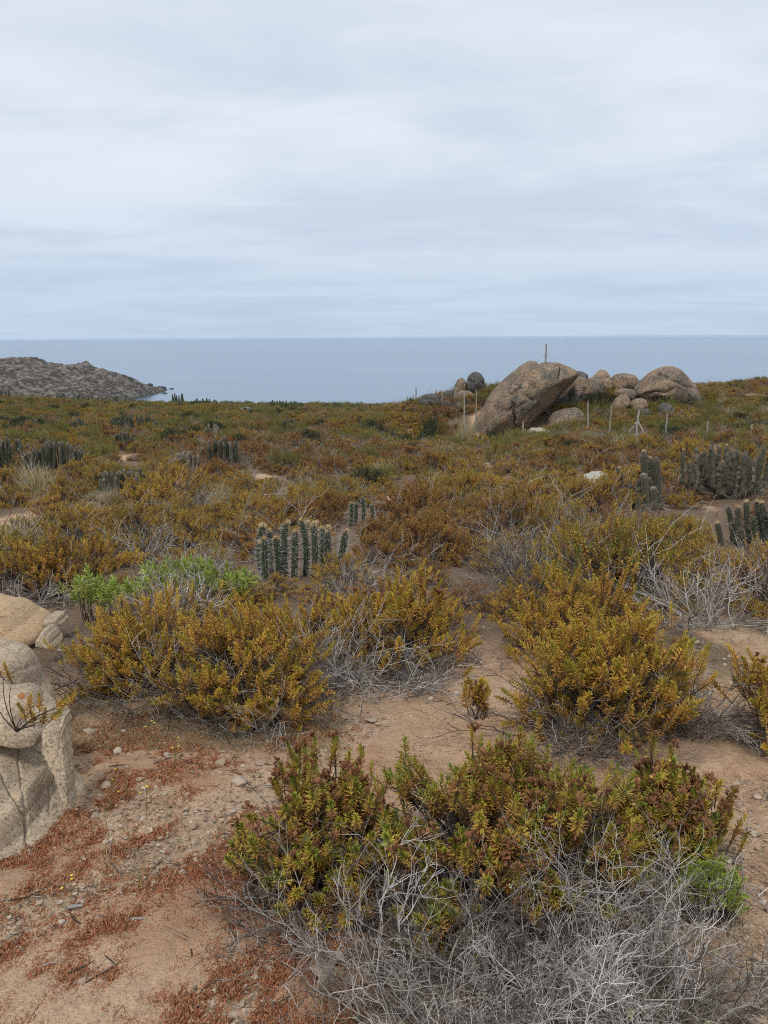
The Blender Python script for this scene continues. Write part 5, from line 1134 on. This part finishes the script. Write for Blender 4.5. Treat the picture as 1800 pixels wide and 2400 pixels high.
# ------------------------------------------------------------------ near shrubs, shoot by shoot
def sprig_mesh(rng, mat, L, n, ll, lw, hi=True, stem=.0025, **kw):
    V, T, A = sprig(rng, L, n, ll, lw, hi, **kw); mb = MB(); mb.add(V, T, 0, A)
    tubes(np.array([[[0, 0, -.02], [0, 0, L * .5], [0, 0, L * .97]]]), np.array([[stem, stem * .8, stem * .3]]), 4, .3, mb, 1)
    return mb.mesh('leafy_shoot', [mat, TWIG])
def seed_mesh(rng, r=.02, n=9):
    mb = MB(); D = hemis(rng, n, .35, 1.0); 
    tubes(np.stack([np.zeros((n, 3)), D * r * .7], 1), np.array([[.0012, .0009]]), 3, .4, mb)
    for d in D:
        fr = frames(d[None], np.array([rng.random() * 6]))[0]; a = np.arange(7) / 7 * 2 * np.pi; h = r * (.55 + .3 * rng.random()); w_ = r * .24
        c0 = np.stack([np.cos(a) * w_ * .5, np.sin(a) * w_ * .5, np.zeros(7)], 1); c1 = np.stack([np.cos(a) * w_ * (1 + .25 * rng.random(7)), np.sin(a) * w_ * (1 + .25 * rng.random(7)), h * (.8 + .4 * rng.random(7))], 1)
        V = np.concatenate([c0, c1]) @ fr.T + d * r * .65; i = np.arange(7); j = (i + 1) % 7
        mb.add(V, np.concatenate([np.stack([i, j, j + 7], 1), np.stack([i, j + 7, i + 7], 1)]), 0, np.concatenate([np.full(7, .15), .35 + .6 * rng.random(7)]))
    return mb.mesh('seed_head', [SEED])
rg = np.random.default_rng(900)
SH_FRONT = [sprig_mesh(rg, FRONT, .088, 92, .026, .0043, a0=70, a1=14, tint0=1.0, tint1=c, tj=.10) for c in (.08, .16, .22, .28, .36, .45, .2, .52)]
SH_GOLD = [sprig_mesh(rg, GOLD, .120, 54, .031, .0072, hi=False, tint0=.95, tint1=c, a0=62, a1=18) for c in (.10, .2, .28, .36, .44, .25)]
SH_LIME = [sprig_mesh(rg, LIME, .13, 18, .095, .017, tint0=.75, tint1=.1, a0=75, a1=15, t0=.25, droop=.3) for _ in range(5)]
SH_MOSS = [sprig_mesh(rg, MOSS, .06, 60, .012, .004, hi=False, tint0=.55, tint1=.2, a0=75, a1=30, t0=.05) for _ in range(4)]
SEEDS = [seed_mesh(rg, .017 + .006 * rg.random(), 8) for _ in range(7)]
def near_shrub(key, label, shoots, L, K, per, spread=.2, low=-.05, upw=.55, seeds=.2, tang=30, r0=.008, seed=1, prefer=None, front_tw=None, cat='shrub', name='shrub', lump=.3, sc_=1.0):
    p, rx, ry, h = NP[key]; rng = np.random.default_rng(seed)
    e = empty(name, p); tag(e, label, cat)
    pos, D, sc, cid, B, S = shrub_frames(rng, rx, ry, h, K, per, L, spread, low, upw, lump)
    sc = sc * sc_ * 1.1
    tw = MB(); branch_mb(rng, B, S, r0, tw, t_lo=.05, t_hi=.4); o = link('branchwork', tw.mesh('branchwork', [TWIG]), e); o['kind'] = 'stuff'  # inner branches toned dark, painting in shade inside the crown
    Rm = frames(D, rng.random(len(D)) * 6.28); cl = rng.random(K)
    od = np.argsort(pos[:, 1] - .5 * pos[:, 2]); pos, D, sc, cid, Rm = pos[od], D[od], sc[od], cid[od], Rm[od]      # the shoots that show largest come first
    if len(pos) > 300:
        fb = MB(); pr_s = [sprig(rng, L, 40, L * .29, .0058, tint0=1.0, tint1=.15 + .08 * j) for j in range(4)]; stamp(fb, pr_s, pos[300:], Rm[300:], sc[300:], rng)
        o = link('foliage', fb.mesh('foliage', [shoots[0].materials[0]]), e); o['kind'] = 'stuff'
    for i in range(min(len(pos), 300)):
        j = int(np.clip((cl[cid[i]] * .6 + rng.random() * .4) * len(shoots), 0, len(shoots) - 1))
        s = link('leafy_shoot', shoots[j], e); M4 = Matrix.Identity(4)
        for a in range(3):
            for b in range(3): M4[a][b] = Rm[i][a, b] * sc[i]
            M4[a][3] = pos[i][a]
        s.matrix_basis = M4
        if rng.random() < seeds and pos[i][2] > h * .3:
            t = pos[i] + D[i] * (L * sc[i] * 1.0); q = link('seed_head', SEEDS[int(rng.integers(len(SEEDS)))], e, t + rng.normal(0, .008, 3)); q.rotation_euler = (rng.normal(0, .4), rng.normal(0, .4), rng.random() * 6); f = .65 + .5 * rng.random(); q.scale = (f, f, f * 1.15)
    tang = int(tang * .7)
    if tang:
        tb = MB(); St = np.stack([rng.normal(0, .45 * rx, tang), rng.normal(-.15 * ry, .45 * ry, tang), np.zeros(tang)], 1); tD = hemis(rng, tang, .0, .75); tD[:, 1] -= .25
        tips = twigs(rng, tb, St, tD, rx * (.45 + .5 * rng.random(tang)), .0042, [(5, .5, 38, 5), (4, .5, 40, 4)], tlo=.08, thi=.7, minz=.012, trop=.01)
        o = link('twig_tangle', tb.mesh('twig_tangle', [TWIG]), e); o['kind'] = 'stuff'
    return e
near_shrub('h1', 'smaller near shrub left of the large front one, green-gold with brown seed heads', SH_FRONT, .09, 48, 6.2, .2, -.2, .65, .6, 22, .010, 11, sc_=1.05)
near_shrub('h2', 'large nearest shrub, green-gold with rusty dried heads, rising behind the grey dead bush', SH_FRONT, .085, 110, 6.4, .11, -.05, .6, .5, 30, .010, 12, lump=.12, sc_=1.0)
near_shrub('h3', 'small near shrub with rusty heads above a blackish bare underside, right of the front shrub', SH_FRONT, .09, 36, 6.5, .25, .12, .65, .7, 26, .009, 13)
near_shrub('a1', 'golden shrub right of the lichened granite blocks, thick grey twigs at its foot', SH_GOLD, .11, 46, 8, .2, -.05, .6, .04, 40, .010, 14)
near_shrub('a2', 'bright ochre-gold shrub in the middle left, above the bare red ground', SH_GOLD, .11, 52, 8, .2, -.15, .65, .08, 60, .010, 15)
near_shrub('a3', 'yellow-brown shrub just below the bright green plant', SH_GOLD, .12, 28, 6, .2, .05, .6, .12, 30, .009, 16)
near_shrub('a4', 'golden shrub in front of the woolly-tipped cactus', SH_GOLD, .125, 32, 6, .2, .0, .7, .2, 14, .009, 17)
near_shrub('b', 'olive-gold shrub in the middle with a fan of bleached twigs at its foot', SH_GOLD[:5], .11, 48, 8, .2, .1, .75, .22, 60, .010, 18)
near_shrub('c', 'yellow shrub with long upright shoots, right of the sandy path', SH_GOLD[:5], .12, 52, 8, .2, -.1, .75, .06, 60, .010, 19)
near_shrub('c2', 'broad olive-gold shrub of upright shoots behind the yellow one by the path', SH_GOLD, .12, 50, 7, .2, .1, .9, .15, 20, .009, 20)
near_shrub('d', 'yellow-green shrub cut off by the right edge of the picture', SH_GOLD[:4], .125, 26, 6, .22, -.05, .6, .1, 30, .010, 21)
near_shrub('e', 'tiny leaning sprig with yellow shoots at the edge of the sandy path', SH_GOLD[:4], .10, 4, 4, .4, .2, .8, .2, 0, .006, 22)
near_shrub('f', 'big rust-brown shrub with a dark shaded underside, behind the orange slab', [SH_GOLD[i] for i in (5, 3, 4, 4)], .12, 60, 8, .10, .12, .6, .30, 50, .012, 23)

# green long-leaved plants
def shoots_thing(name, label, cat, base, spots_, meshes, rng, sc=(.8, 1.2), lean=.35, stem_r=.003):
    e = empty(name, base); tag(e, label, cat); mb = MB()
    for (x, y, z) in spots_:
        q = np.array([x, y, z]) - base; d = unit(np.array([rng.normal(0, lean), rng.normal(0, lean) - .1, 1.0]))[None][0]; R3 = frames(d[None], np.array([rng.random() * 6]))[0]; s = sc[0] + (sc[1] - sc[0]) * rng.random()
        o = link('leafy_shoot', meshes[int(rng.integers(len(meshes)))], e); M4 = Matrix.Identity(4)
        for a in range(3):
            for b in range(3): M4[a][b] = R3[a, b] * s
            M4[a][3] = q[a]
        o.matrix_basis = M4
        g0 = np.array([q[0] * .8 + rng.normal(0, .03), q[1] * .8, float(height(x, y)) - base[2] - .02]); t = np.linspace(0, 1, 5)[:, None]
        tubes((g0 * (1 - t) + q * t + rng.normal(0, .01, (5, 3)) * t * (1 - t) * 4)[None], np.linspace(stem_r, stem_r * .7, 5)[None], 4, .35, mb)
    o = link('branchwork', mb.mesh('branchwork', [TWIG]), e); o['kind'] = 'stuff'; return e
rg = np.random.default_rng(61)
def cloud(pts, Y0, Y1, n):
    """shoots scattered through a slab of space seen between the pixel corners pts"""
    out = []
    while len(out) < n:
        px = rg.uniform(pts[0], pts[2]); py = rg.uniform(pts[1], pts[3]); Y = rg.uniform(Y0, Y1); q = on_plane(px, py, Y); g0 = float(height(q[0], q[1]))
        if q[2] > g0 + .06: out.append((q[0], q[1], q[2] - .11))
    return out
b0 = ground_hit(152, 1424); shoots_thing('plant', 'single green rosette with reddish lower leaves, apart from the green plant', 'plant', b0, [(b0[0], b0[1], b0[2] + .10)], SH_LIME, rg, (.8, .8), .1)
b0 = ground_hit(225, 1418); shoots_thing('plant', 'bright green long-leaved plant behind the thin grey slab', 'plant', b0, cloud((180, 1352, 285, 1400), 5.6, 6.0, 26) + cloud((180, 1345, 240, 1370), 5.7, 6, 5), SH_LIME, rg, (.75, 1.1))
b0 = ground_hit(390, 1420); shoots_thing('plant', 'wide bright green plant tangled with pale dead twigs', 'plant', b0, cloud((265, 1345, 330, 1385), 5.9, 6.3, 12) + cloud((335, 1318, 430, 1372), 6.0, 6.5, 26) + cloud((420, 1308, 500, 1365), 6.1, 6.6, 22) + cloud((490, 1330, 590, 1378), 6.1, 6.6, 24), SH_LIME, rg, (.65, 1.0))
b0 = ground_hit(1662, 2150); D_ = np.linalg.norm(b0 - CAM); sp = []
for i in range(150):
    d = hemis(rg, 1, -.1, 1)[0]; sp.append(b0 + d * np.array([.09, .08, .11]) * (.6 + .5 * rg.random()) + [0, 0, .07])
shoots_thing('plant', 'small bright lime-green leafy plant at the right end of the grey dead bush', 'plant', b0, sp, SH_MOSS, rg, (.6, 1.0), .6, .0015)
b0 = on_plane(40, 1716, 2.48); sp = []
e_ = empty('sprig', b0); tag(e_, 'sparse twiggy sprig with yellow-brown tips growing across the lichen-spotted block', 'plant'); mb = MB()
for (px, py, dx) in [(92, 1668, .3), (128, 1660, .9), (150, 1652, 1.0), (118, 1690, .8), (98, 1700, .4), (72, 1668, .1), (28, 1598, -.1), (8, 1590, -.3), (-10, 1640, -.5), (80, 1700, .2), (135, 1668, .6), (62, 1690, 0)]:
    q = on_plane(px, py, 2.36 + .1 * rg.random()) - b0; o = link('leafy_shoot', SH_GOLD[int(rg.integers(len(SH_GOLD)))], e_); R3 = frames(unit(np.array([[dx, -.3, .8]])), np.array([rg.random() * 6]))[0]; M4 = Matrix.Identity(4)
    for a in range(3):
        for b in range(3): M4[a][b] = R3[a, b] * .62
        M4[a][3] = q[a]
    o.matrix_basis = M4; t = np.linspace(0, 1, 6)[:, None]; tubes(((q * t) + np.array([0, -.03, .02]) * np.sin(t * 3.1))[None], np.linspace(.0022, .0010, 6)[None], 4, .3, mb)
o = link('branchwork', mb.mesh('branchwork', [TWIG]), e_); o['kind'] = 'stuff'

# ------------------------------------------------------------------ dead twig bushes
def dead_bush(label, px, py, rx, h, n0, levels, r0, seed, tlo=.35, thi=1.0, elo=.05, ehi=.9, wig=.2, lichen=0, push=(0, 0), base_r=.25, name='dead_bush', lift=0.0):
    rng = np.random.default_rng(seed); p = ground_hit(px, py); e = empty(name, p); tag(e, label, 'dead bush')
    S = np.stack([rng.normal(0, base_r * rx, n0), rng.normal(0, base_r * rx * .6, n0), np.full(n0, lift)], 1); D = hemis(rng, n0, elo, ehi); D[:, 0] += S[:, 0] / rx * .9; D[:, :2] += push; D = unit(D * [1, 1, h / rx + .3])
    mb = MB(); Ln = rx * (.45 + .5 * rng.random(n0)); half = n0 // 2
    tips = twigs(rng, mb, S, D, Ln, r0, levels, tlo=tlo, thi=thi, wig=wig, trop=.03, minz=.008)
    o = link('twig_tangle', mb.mesh('twig_tangle', [TWIG]), e); o['kind'] = 'stuff'
    k = 7; nb = 9; S = np.stack([rng.normal(0, base_r * rx, nb), rng.normal(0, base_r * rx * .5, nb), np.full(nb, lift + .01)], 1)
    P = grow(rng, S, unit(hemis(rng, nb, elo, ehi * .6) * [1, 1, h / rx]), rx * (.25 + .3 * rng.random(nb)), 9, .28, .0); P[..., 2] = np.maximum(P[..., 2], .02)
    for i in range(nb):
        mb = MB(); tubes(P[i:i + 1], (r0 * 1.2 * np.linspace(1, .3, 9))[None], 5, thi * .7, mb); link('branch', mb.mesh('branch', [TWIG], smooth=True), e)
    if lichen:
        T = tips[-1]; q = T[rng.choice(len(T), lichen, replace=False)]; mb = MB(); U, TT = ICO[2]; F0 = TT[:60]
        for c in q: D2 = hemis(rng, 14, -1, 1); V = np.stack([np.tile(c, (14, 1)), c + D2 * .010, c + unit(D2 + .4 * rng.normal(0, 1, (14, 3))) * .012], 1).reshape(-1, 3); mb.add(V, np.arange(42).reshape(-1, 3), 0, rng.random())
        o = link('lichen', mb.mesh('lichen', [LICHEN]), e); o['kind'] = 'stuff'
    return e
dead_bush('large tangled grey-white dead bush filling the lower right', 1290, 2380, .46, .24, 185, [(6, .5, 34, 6), (4, .5, 38, 5), (3, .5, 42, 4)],       .0032, 701, tlo=.15, thi=1.05, wig=.28, elo=.02, ehi=.72, lichen=30, base_r=.40, push=(.06, -.10))
dead_bush('low dark-brown twig mat left of the large dead bush, under the near shrub lobe', 790, 2170, .42, .16, 60, [(5, .5, 40, 5), (4, .5, 40, 4)], .003, 702, tlo=.1, thi=.75, elo=.0, ehi=.5)
dead_bush('bleached branching deadwood in the golden shrub below the green plant', 430, 1500, .40, .42, 34, [(4, .5, 38, 6), (3, .5, 40, 5)], .005, 703, tlo=.6, thi=1.0, elo=.3, ehi=1, lift=.12)
dead_bush('pale dead twigs woven through the green plant', 480, 1400, .50, .42, 60, [(5, .5, 34, 5), (3, .5, 36, 4)], .004, 704, tlo=.5, thi=1.0, elo=.3, ehi=1)
dead_bush('fan of bleached twigs between the ochre shrub and the olive-gold shrub', 800, 1600, .46, .30, 60, [(5, .5, 34, 5), (4, .5, 38, 4)], .0042, 705, tlo=.4, thi=1.0, elo=.05, ehi=.8)
dead_bush('low grey twig heap on the sand under the olive-gold shrub', 935, 1610, .40, .16, 50, [(5, .5, 36, 5), (3, .5, 40, 4)], .0035, 706, tlo=.3, thi=.9, elo=.0, ehi=.5)
dead_bush('grey twig skirt at the right foot of the yellow shrub by the path', 1600, 1690, .40, .26, 50, [(5, .5, 36, 5), (3, .5, 40, 4)], .0035, 707, tlo=.3, thi=.9, elo=.0, ehi=.6)
dead_bush('dark twig mat in front of the yellow shrub by the path', 1330, 1745, .46, .16, 50, [(5, .5, 36, 5), (3, .5, 40, 4)], .003, 708, tlo=.1, thi=.7, elo=.0, ehi=.5)
dead_bush('pale dead bush on the right behind the yellow shrub', 1655, 1470, .60, .45, 60, [(5, .5, 34, 5), (3, .5, 36, 4)], .005, 709, tlo=.5, thi=1.0, elo=.1, ehi=1)
dead_bush('grey dead bush between the cactus and the olive-gold shrub', 870, 1410, .50, .36, 36, [(5, .5, 34, 5), (3, .5, 36, 4)], .004, 710, tlo=.25, thi=.9, elo=.15, ehi=1)
dead_bush('wide pale dead thicket in the middle right scrub', 1230, 1370, .8, .42, 50, [(5, .5, 34, 5), (3, .5, 36, 4)], .004, 711, tlo=.2, thi=.85, elo=.2, ehi=1)
dead_bush('crooked dead branches on the sand behind the orange slab', 70, 1425, .5, .4, 26, [(4, .5, 38, 6), (3, .5, 40, 5)], .006, 712, tlo=.45, thi=.95, elo=.1, ehi=1)
dead_bush('thin grey dead bush near the right edge below the cactus clump', 1770, 1420, .6, .45, 46, [(5, .5, 34, 5), (3, .5, 36, 4)], .005, 713, tlo=.4, thi=1.0, elo=.15, ehi=1)
dead_bush('brown twig skirt at the foot of the golden shrub by the granite blocks', 330, 1640, .5, .2, 60, [(5, .5, 36, 5), (3, .5, 40, 4)], .003, 714, tlo=.15, thi=.75, elo=.0, ehi=.55)
dead_bush('brown twig skirt at the foot of the ochre-gold shrub', 560, 1690, .55, .22, 70, [(5, .5, 36, 5), (3, .5, 40, 4)], .003, 715, tlo=.15, thi=.8, elo=.0, ehi=.55)

# ------------------------------------------------------------------ stones, sticks, small plants on the bare ground
rg = np.random.default_rng(88)
STN = [stone_mesh(rg, 'stone', PEB, 2, .55, 7) for _ in range(10)] + [stone_mesh(rg, 'stone', PEB, 2, .3, 6) for _ in range(4)]
def stone(px, py, wpx, label, group=None, mesh=None, flat=1.0, rz=None):
    p = ground_hit(px, py); D = np.linalg.norm(p - CAM); s = wpx * D / F / 2
    o = link('stone', mesh or STN[int(rg.integers(len(STN)))], None, (p[0], p[1], p[2] + s * .22)); o.scale = (s, s, s * flat); o.rotation_euler = (rg.normal(0, .15), rg.normal(0, .15), rg.random() * 6 if rz is None else rz); tag(o, label, 'stone', group); return o
for (px, py, wd, lab) in [(762, 2292, 76, 'largest flat pale stone on the ground beside the dead bush'), (598, 2283, 32, 'angular cream stone on red ground left of the largest flat stone'), (629, 2274, 26, 'narrow pinkish stone touching the angular cream stone'), (427, 2045, 24, 'pale square stone above the red plants near the middle left'), (352, 2168, 26, 'grey-green stone between fallen sticks on the red ground'), (482, 2147, 20, 'pale triangular stone left of the brown twig mat'), (188, 2308, 28, 'whitish flat stone at the lower left among red plants'),
                          (566, 2357, 26, 'rounded grey stone at the bottom of the red patch'), (415, 2212, 22, 'light flat stone in the middle of the red patch'), (790, 2246, 44, 'thin brown slab lying against the twigs of the dead bush'), (208, 1718, 30, 'pale flat stone right of the granite flake'), (390, 1770, 18, 'small white stone on the sand below the ochre shrub'), (249, 1845, 28, 'flat tan stone right of the split boulder'), (327, 1829, 22, 'round brown stone right of the flat tan stone'),
                          (1694, 1785, 28, 'round tan stone on the right path'), (1714, 1797, 34, 'flat pale stone beside the round one on the right path'), (1700, 2018, 34, 'grey stone on the right path beside the rusty small shrub'), (612, 1790, 34, 'cream stone on the bare strip left of the near shrub'), (560, 1835, 44, 'broad tan stone on the bare strip above the red plants'), (518, 1790, 34, 'pale stick-like stone on the bare strip'), (1040, 1935, 60, 'smooth pale stone half hidden in the large near shrub'), (225, 1915, 24, 'pale stone at the right foot of the split boulder'), (868, 1692, 34, 'pinkish stone at the sandy gap above the near shrub'), (1655, 1820, 22, 'small flat stone on the right path above the shrub'), (1010, 1640, 22, 'white pebble-like stone on the sandy path in the middle')]:
    stone(px, py, wd, lab, flat=.7)
regs = [((200, 1760, 640, 1980), 46, 'small pale pebble on the bare strip between the split boulder and the near shrub', 'pebbles on the bare strip'), ((0, 2100, 760, 2395), 60, 'small pebble among the red ground plants at the lower left', 'pebbles among the red plants'), ((770, 1560, 1110, 1720), 26, 'small stone on the sandy gap above the near shrub', 'pebbles on the sandy gap'), ((1620, 1500, 1795, 2390), 50, 'small stone on the bare path along the right edge', 'pebbles on the right path'), ((130, 1500, 330, 1740), 20, 'small stone on the red soil beside the granite blocks', 'pebbles by the granite blocks'), ((420, 1980, 620, 2180), 20, 'small pale pebble left of the brown twig mat', 'pebbles by the twig mat')]
for (bx, n, lab, gp) in regs:
    for _ in range(n): stone(rg.uniform(bx[0], bx[2]), rg.uniform(bx[1], bx[3]), 9 + 16 * rg.random() ** 2.2, lab, gp, flat=.8)
def stick(px, py, lpx, ang, rpx, label, group=None, tint=None):
    p = ground_hit(px, py); D = np.linalg.norm(p - CAM); L = .8 * lpx * D / F; k = 7; rpx *= .55
    d = np.array([math.cos(ang), math.sin(ang), 0]); P = grow(rg, np.zeros((1, 3)), d[None], np.array([L]), k, .12, 0); P[0, :, 2] = height(p[0] + P[0, :, 0], p[1] + P[0, :, 1]) - p[2] + rpx * D / F * .8 + .004
    mb = MB(); r = rpx * D / F / 2; tubes(P, (r * np.array([.8, 1, 1, .95, .85, .75, .5]))[None], 5, rg.random() * .5 + .25 if tint is None else tint, mb)
    return tag(link('stick', mb.mesh('stick', [TWIG], smooth=True), None, p), label, 'stick', group)
for (px, py, l, a, r, lab) in [(160, 2290, 70, .9, 8, 'dark straight stick in the red plants at the lower left'), (200, 2310, 110, .8, 7, 'long brown stick lying beside the whitish flat stone'), (270, 2265, 60, 2.2, 6, 'dark stick slanting down to the right on the red ground'), (305, 2160, 60, .25, 9, 'pale grey stick left of the grey-green stone'), (100, 2270, 50, .35, 9, 'short bleached stick at the lower left'), (450, 2250, 40, 1.8, 10, 'dark upright woody scrap beside the bare sandy gully'), (160, 2136, 36, .2, 15, 'grey weathered wood chip on the bare strip'), (20, 2115, 120, .15, 4, 'long thin stick by the foot of the split boulder'), (190, 2170, 60, 2.5, 7, 'forked dark stick on the red ground'), (620, 1845, 60, .1, 8, 'pale stick on the bare strip by the near shrub'), (200, 1700, 50, .4, 4, 'thin white stick right of the granite flake'), (430, 1790, 70, -.3, 4, 'thin dark stick on the sand below the ochre shrub'), (640, 1720, 60, -.5, 6, 'curved bleached stick in front of the ochre shrub')]:
    stick(px, py, l, a, r, lab, tint=.7 if ('pale' in lab or 'bleach' in lab or 'white' in lab or 'grey' in lab) else .15)
for (bx, n, lab, gp) in [((0, 1980, 620, 2390), 34, 'thin dry twig fallen on the red ground at the lower left', 'twigs on the red ground'), ((220, 1680, 900, 1860), 26, 'thin dry twig on the sand below the golden shrubs', 'twigs on the sand'), ((1560, 1500, 1795, 2380), 34, 'thin dry twig on the path along the right edge', 'twigs on the right path'), ((800, 1560, 1150, 1700), 18, 'thin dry twig on the sandy gap above the near shrub', 'twigs on the sandy gap')]:
    for _ in range(n): stick(rg.uniform(bx[0], bx[2]), rg.uniform(bx[1], bx[3]), 22 + 50 * rg.random() ** 2, rg.random() * 3.14, 2.4 + 2.5 * rg.random(), lab, gp)
# thin annuals with yellow flowers
for i, (px, py, hp, fl) in enumerate([(262, 1895, 60, 1), (405, 1815, 75, 1), (345, 1915, 60, 1), (300, 1870, 50, 0), (165, 2120, 55, 1), (255, 1960, 70, 0), (310, 1985, 60, 0), (268, 1880, 48, 0), (385, 1960, 60, 0), (450, 1990, 46, 0), (330, 2090, 46, 0), (540, 2190, 55, 0), (355, 1760, 60, 1), (210, 2110, 50, 0), (480, 1830, 50, 0), (250, 2050, 60, 0)]):
    p = ground_hit(px, py); D = np.linalg.norm(p - CAM); h = hp * D / F * 1.15; e_ = empty('wildflower', p)
    tag(e_, 'thin wild flower stalk tipped with tiny yellow blooms on the bare strip' if fl else 'thin leafless flower stalk rising from the red ground plants', 'wildflower', 'yellow wild flowers on the bare ground' if fl else 'dry flower stalks on the bare ground')
    mb = MB(); tips = twigs(rg, mb, np.zeros((1, 3)), np.array([[rg.normal(0, .1), 0, 1.0]]), np.array([h]), .0016, [(5, .3, 35, 4)], tlo=.2, thi=.9, wig=.06); link('stalk', mb.mesh('stalk', [STALK]), e_)
    if fl:
        for t in np.concatenate([tips[0], tips[1][:2]]):
            mb = MB(); a = np.arange(6) / 6 * 2 * np.pi; rr = .005
            V = np.concatenate([[[0, 0, 0]], np.stack([np.cos(a) * rr, np.sin(a) * rr, np.full(6, .003)], 1)]); mb.add(V, [[0, 1 + j, 1 + (j + 1) % 6] for j in range(6)], 0, rg.random()); link('bloom', mb.mesh('bloom', [PETAL]), e_, t)
# red ground plants, gravel, dry litter: past counting
def scatter_px(n, bx, cond=None):
    out = []
    while len(out) < n:
        q = rg.random((n, 2)) * [bx[2] - bx[0], bx[3] - bx[1]] + [bx[0], bx[1]]
        d = (RIGHT[None] * ((q[:, :1] - 900) / F) + UP[None] * ((1200 - q[:, 1:]) / F) + FWD[None])
        t = np.full(n, 1.0)
        for _ in range(14): P = CAM + d * t[:, None]; t = t * (CAM[2] - height(P[:, 0], P[:, 1])) / np.maximum(CAM[2] - P[:, 2], 1e-3)
        P = CAM + d * t[:, None]; P[:, 2] = height(P[:, 0], P[:, 1])
        if cond is not None: P = P[cond(P)]
        out.extend(P.tolist())
        if cond is not None and not len(P): break
    return np.array(out[:n])
def redmask(P):
    r = fbm(P[:, 0] * 2.3 + 5, P[:, 1] * 2.3, seed=41, oct=4, gain=.6); r2_ = fbm(P[:, 0] * 11, P[:, 1] * 11, seed=47, oct=2); m_ = np.clip((r + .6 * r2_ + .10 + .48 * np.clip((2.9 - P[:, 1]) / .6, 0, 1)) / .3, 0, 1) * np.clip((.28 - P[:, 0]) / .4, 0.05, 1) * np.clip((4.3 - P[:, 1]) / .8, 0, 1) * (1 - .92 * track(P[:, 0], P[:, 1]))
    return rg.random(len(P)) < m_ * .9 + .015
P = scatter_px(25000, (-60, 1660, 900, 2480), redmask); nb = 6; n = len(P); C = np.repeat(P, nb, 0) + rg.normal(0, .006, (n * nb, 3)) * [1, 1, 0]
D = hemis(rg, n * nb, .1, .95); ln = (.006 + .015 * rg.random(n * nb))[:, None]; sdv = unit(np.cross(D, rg.normal(0, 1, D.shape))) * .0021
V = np.stack([C - sdv, C + sdv, C + D * ln + sdv * .8, C + D * ln - sdv * .8], 1).reshape(-1, 3); i4 = (np.arange(n * nb) * 4)[:, None]; mb = MB(); mb.add(V, np.concatenate([i4 + [0, 1, 2], i4 + [0, 2, 3]]), 0, np.repeat(np.clip(np.repeat(rg.random(n), nb) * .7 + .3 * rg.random(n * nb), 0, 1), 4))
tag(link('red_ground_plants', mb.mesh('red_ground_plants', [REDM])), 'mats of tiny rust-red ground plants on the sand', None, None, 'stuff')
P = np.concatenate([scatter_px(9500, (-60, 1480, 1860, 2480)), scatter_px(9500, (-60, 1700, 1000, 2480)), scatter_px(3000, (1550, 1500, 1860, 2480)), scatter_px(1800, (0, 1250, 1800, 1560))]); n = len(P); U, T = ICO[2]
O = np.array([[1, 0, 0], [-1, 0, 0], [0, 1, 0], [0, -1, 0], [0, 0, 1], [0, 0, -1.0]]); OT = np.array([[0, 2, 4], [2, 1, 4], [1, 3, 4], [3, 0, 4], [2, 0, 5], [1, 2, 5], [3, 1, 5], [0, 3, 5]])
sz = (.0026 + .0105 * rg.random(n) ** 4); V = P[:, None] + (O[None] * (0.6 + .7 * rg.random((n, 6, 1))) * [1, .85, .6] + rg.normal(0, .15, (n, 6, 3))) * sz[:, None, None]; V[..., 2] += (sz * .3)[:, None]
mb = MB(); mb.add(V.reshape(-1, 3), (OT[None] + (np.arange(n) * 6)[:, None, None]).reshape(-1, 3), 0, np.repeat(rg.random(n), 6)); tag(link('gravel', mb.mesh('gravel', [PEB])), 'fine gravel strewn over the sandy ground', None, None, 'stuff')
P = scatter_px(7500, (-60, 1400, 1860, 2480)); n = len(P); a = rg.random(n) * 6.28; L = .008 + .035 * rg.random(n) ** 2; d = np.stack([np.cos(a), np.sin(a), rg.normal(0, .08, n)], 1)
mb = MB(); P2 = np.stack([P, P + d * L[:, None] * .5 + rg.normal(0, .003, (n, 3)), P + d * L[:, None]], 1); P2[..., 2] = height(P2[..., 0], P2[..., 1]) + .004 + .006 * rg.random((n, 1)); tubes(P2, np.array([[.0009, .0011, .0005]]), 3, np.clip(rg.normal(.35, .22, n), 0, 1), mb); tag(link('litter', mb.mesh('litter', [TWIG])), 'dry twig bits and leaf litter over the sand', None, None, 'stuff')
P = np.concatenate([scatter_px(1500, (150, 1640, 800, 1760)), scatter_px(900, (700, 2150, 1750, 2480)), scatter_px(500, (1600, 1400, 1800, 1620))]); nb = 5; n = len(P) * nb; C = np.repeat(P, nb, 0) + rg.normal(0, .012, (n, 3)) * [1, 1, 0]; D = hemis(rg, n, .25, 1); ln = (.02 + .05 * rg.random(n))[:, None]; sdv = unit(np.cross(D, rg.normal(0, 1, D.shape))) * .0011
V = np.stack([C - sdv, C + sdv, C + D * ln], 1).reshape(-1, 3); mb = MB(); mb.add(V, np.arange(n * 3).reshape(-1, 3), 0, np.repeat(rg.random(n), 3)); tag(link('dry_grass', mb.mesh('dry_grass', [STRAW])), 'short dry grass stubble at the foot of the shrubs', None, None, 'stuff')
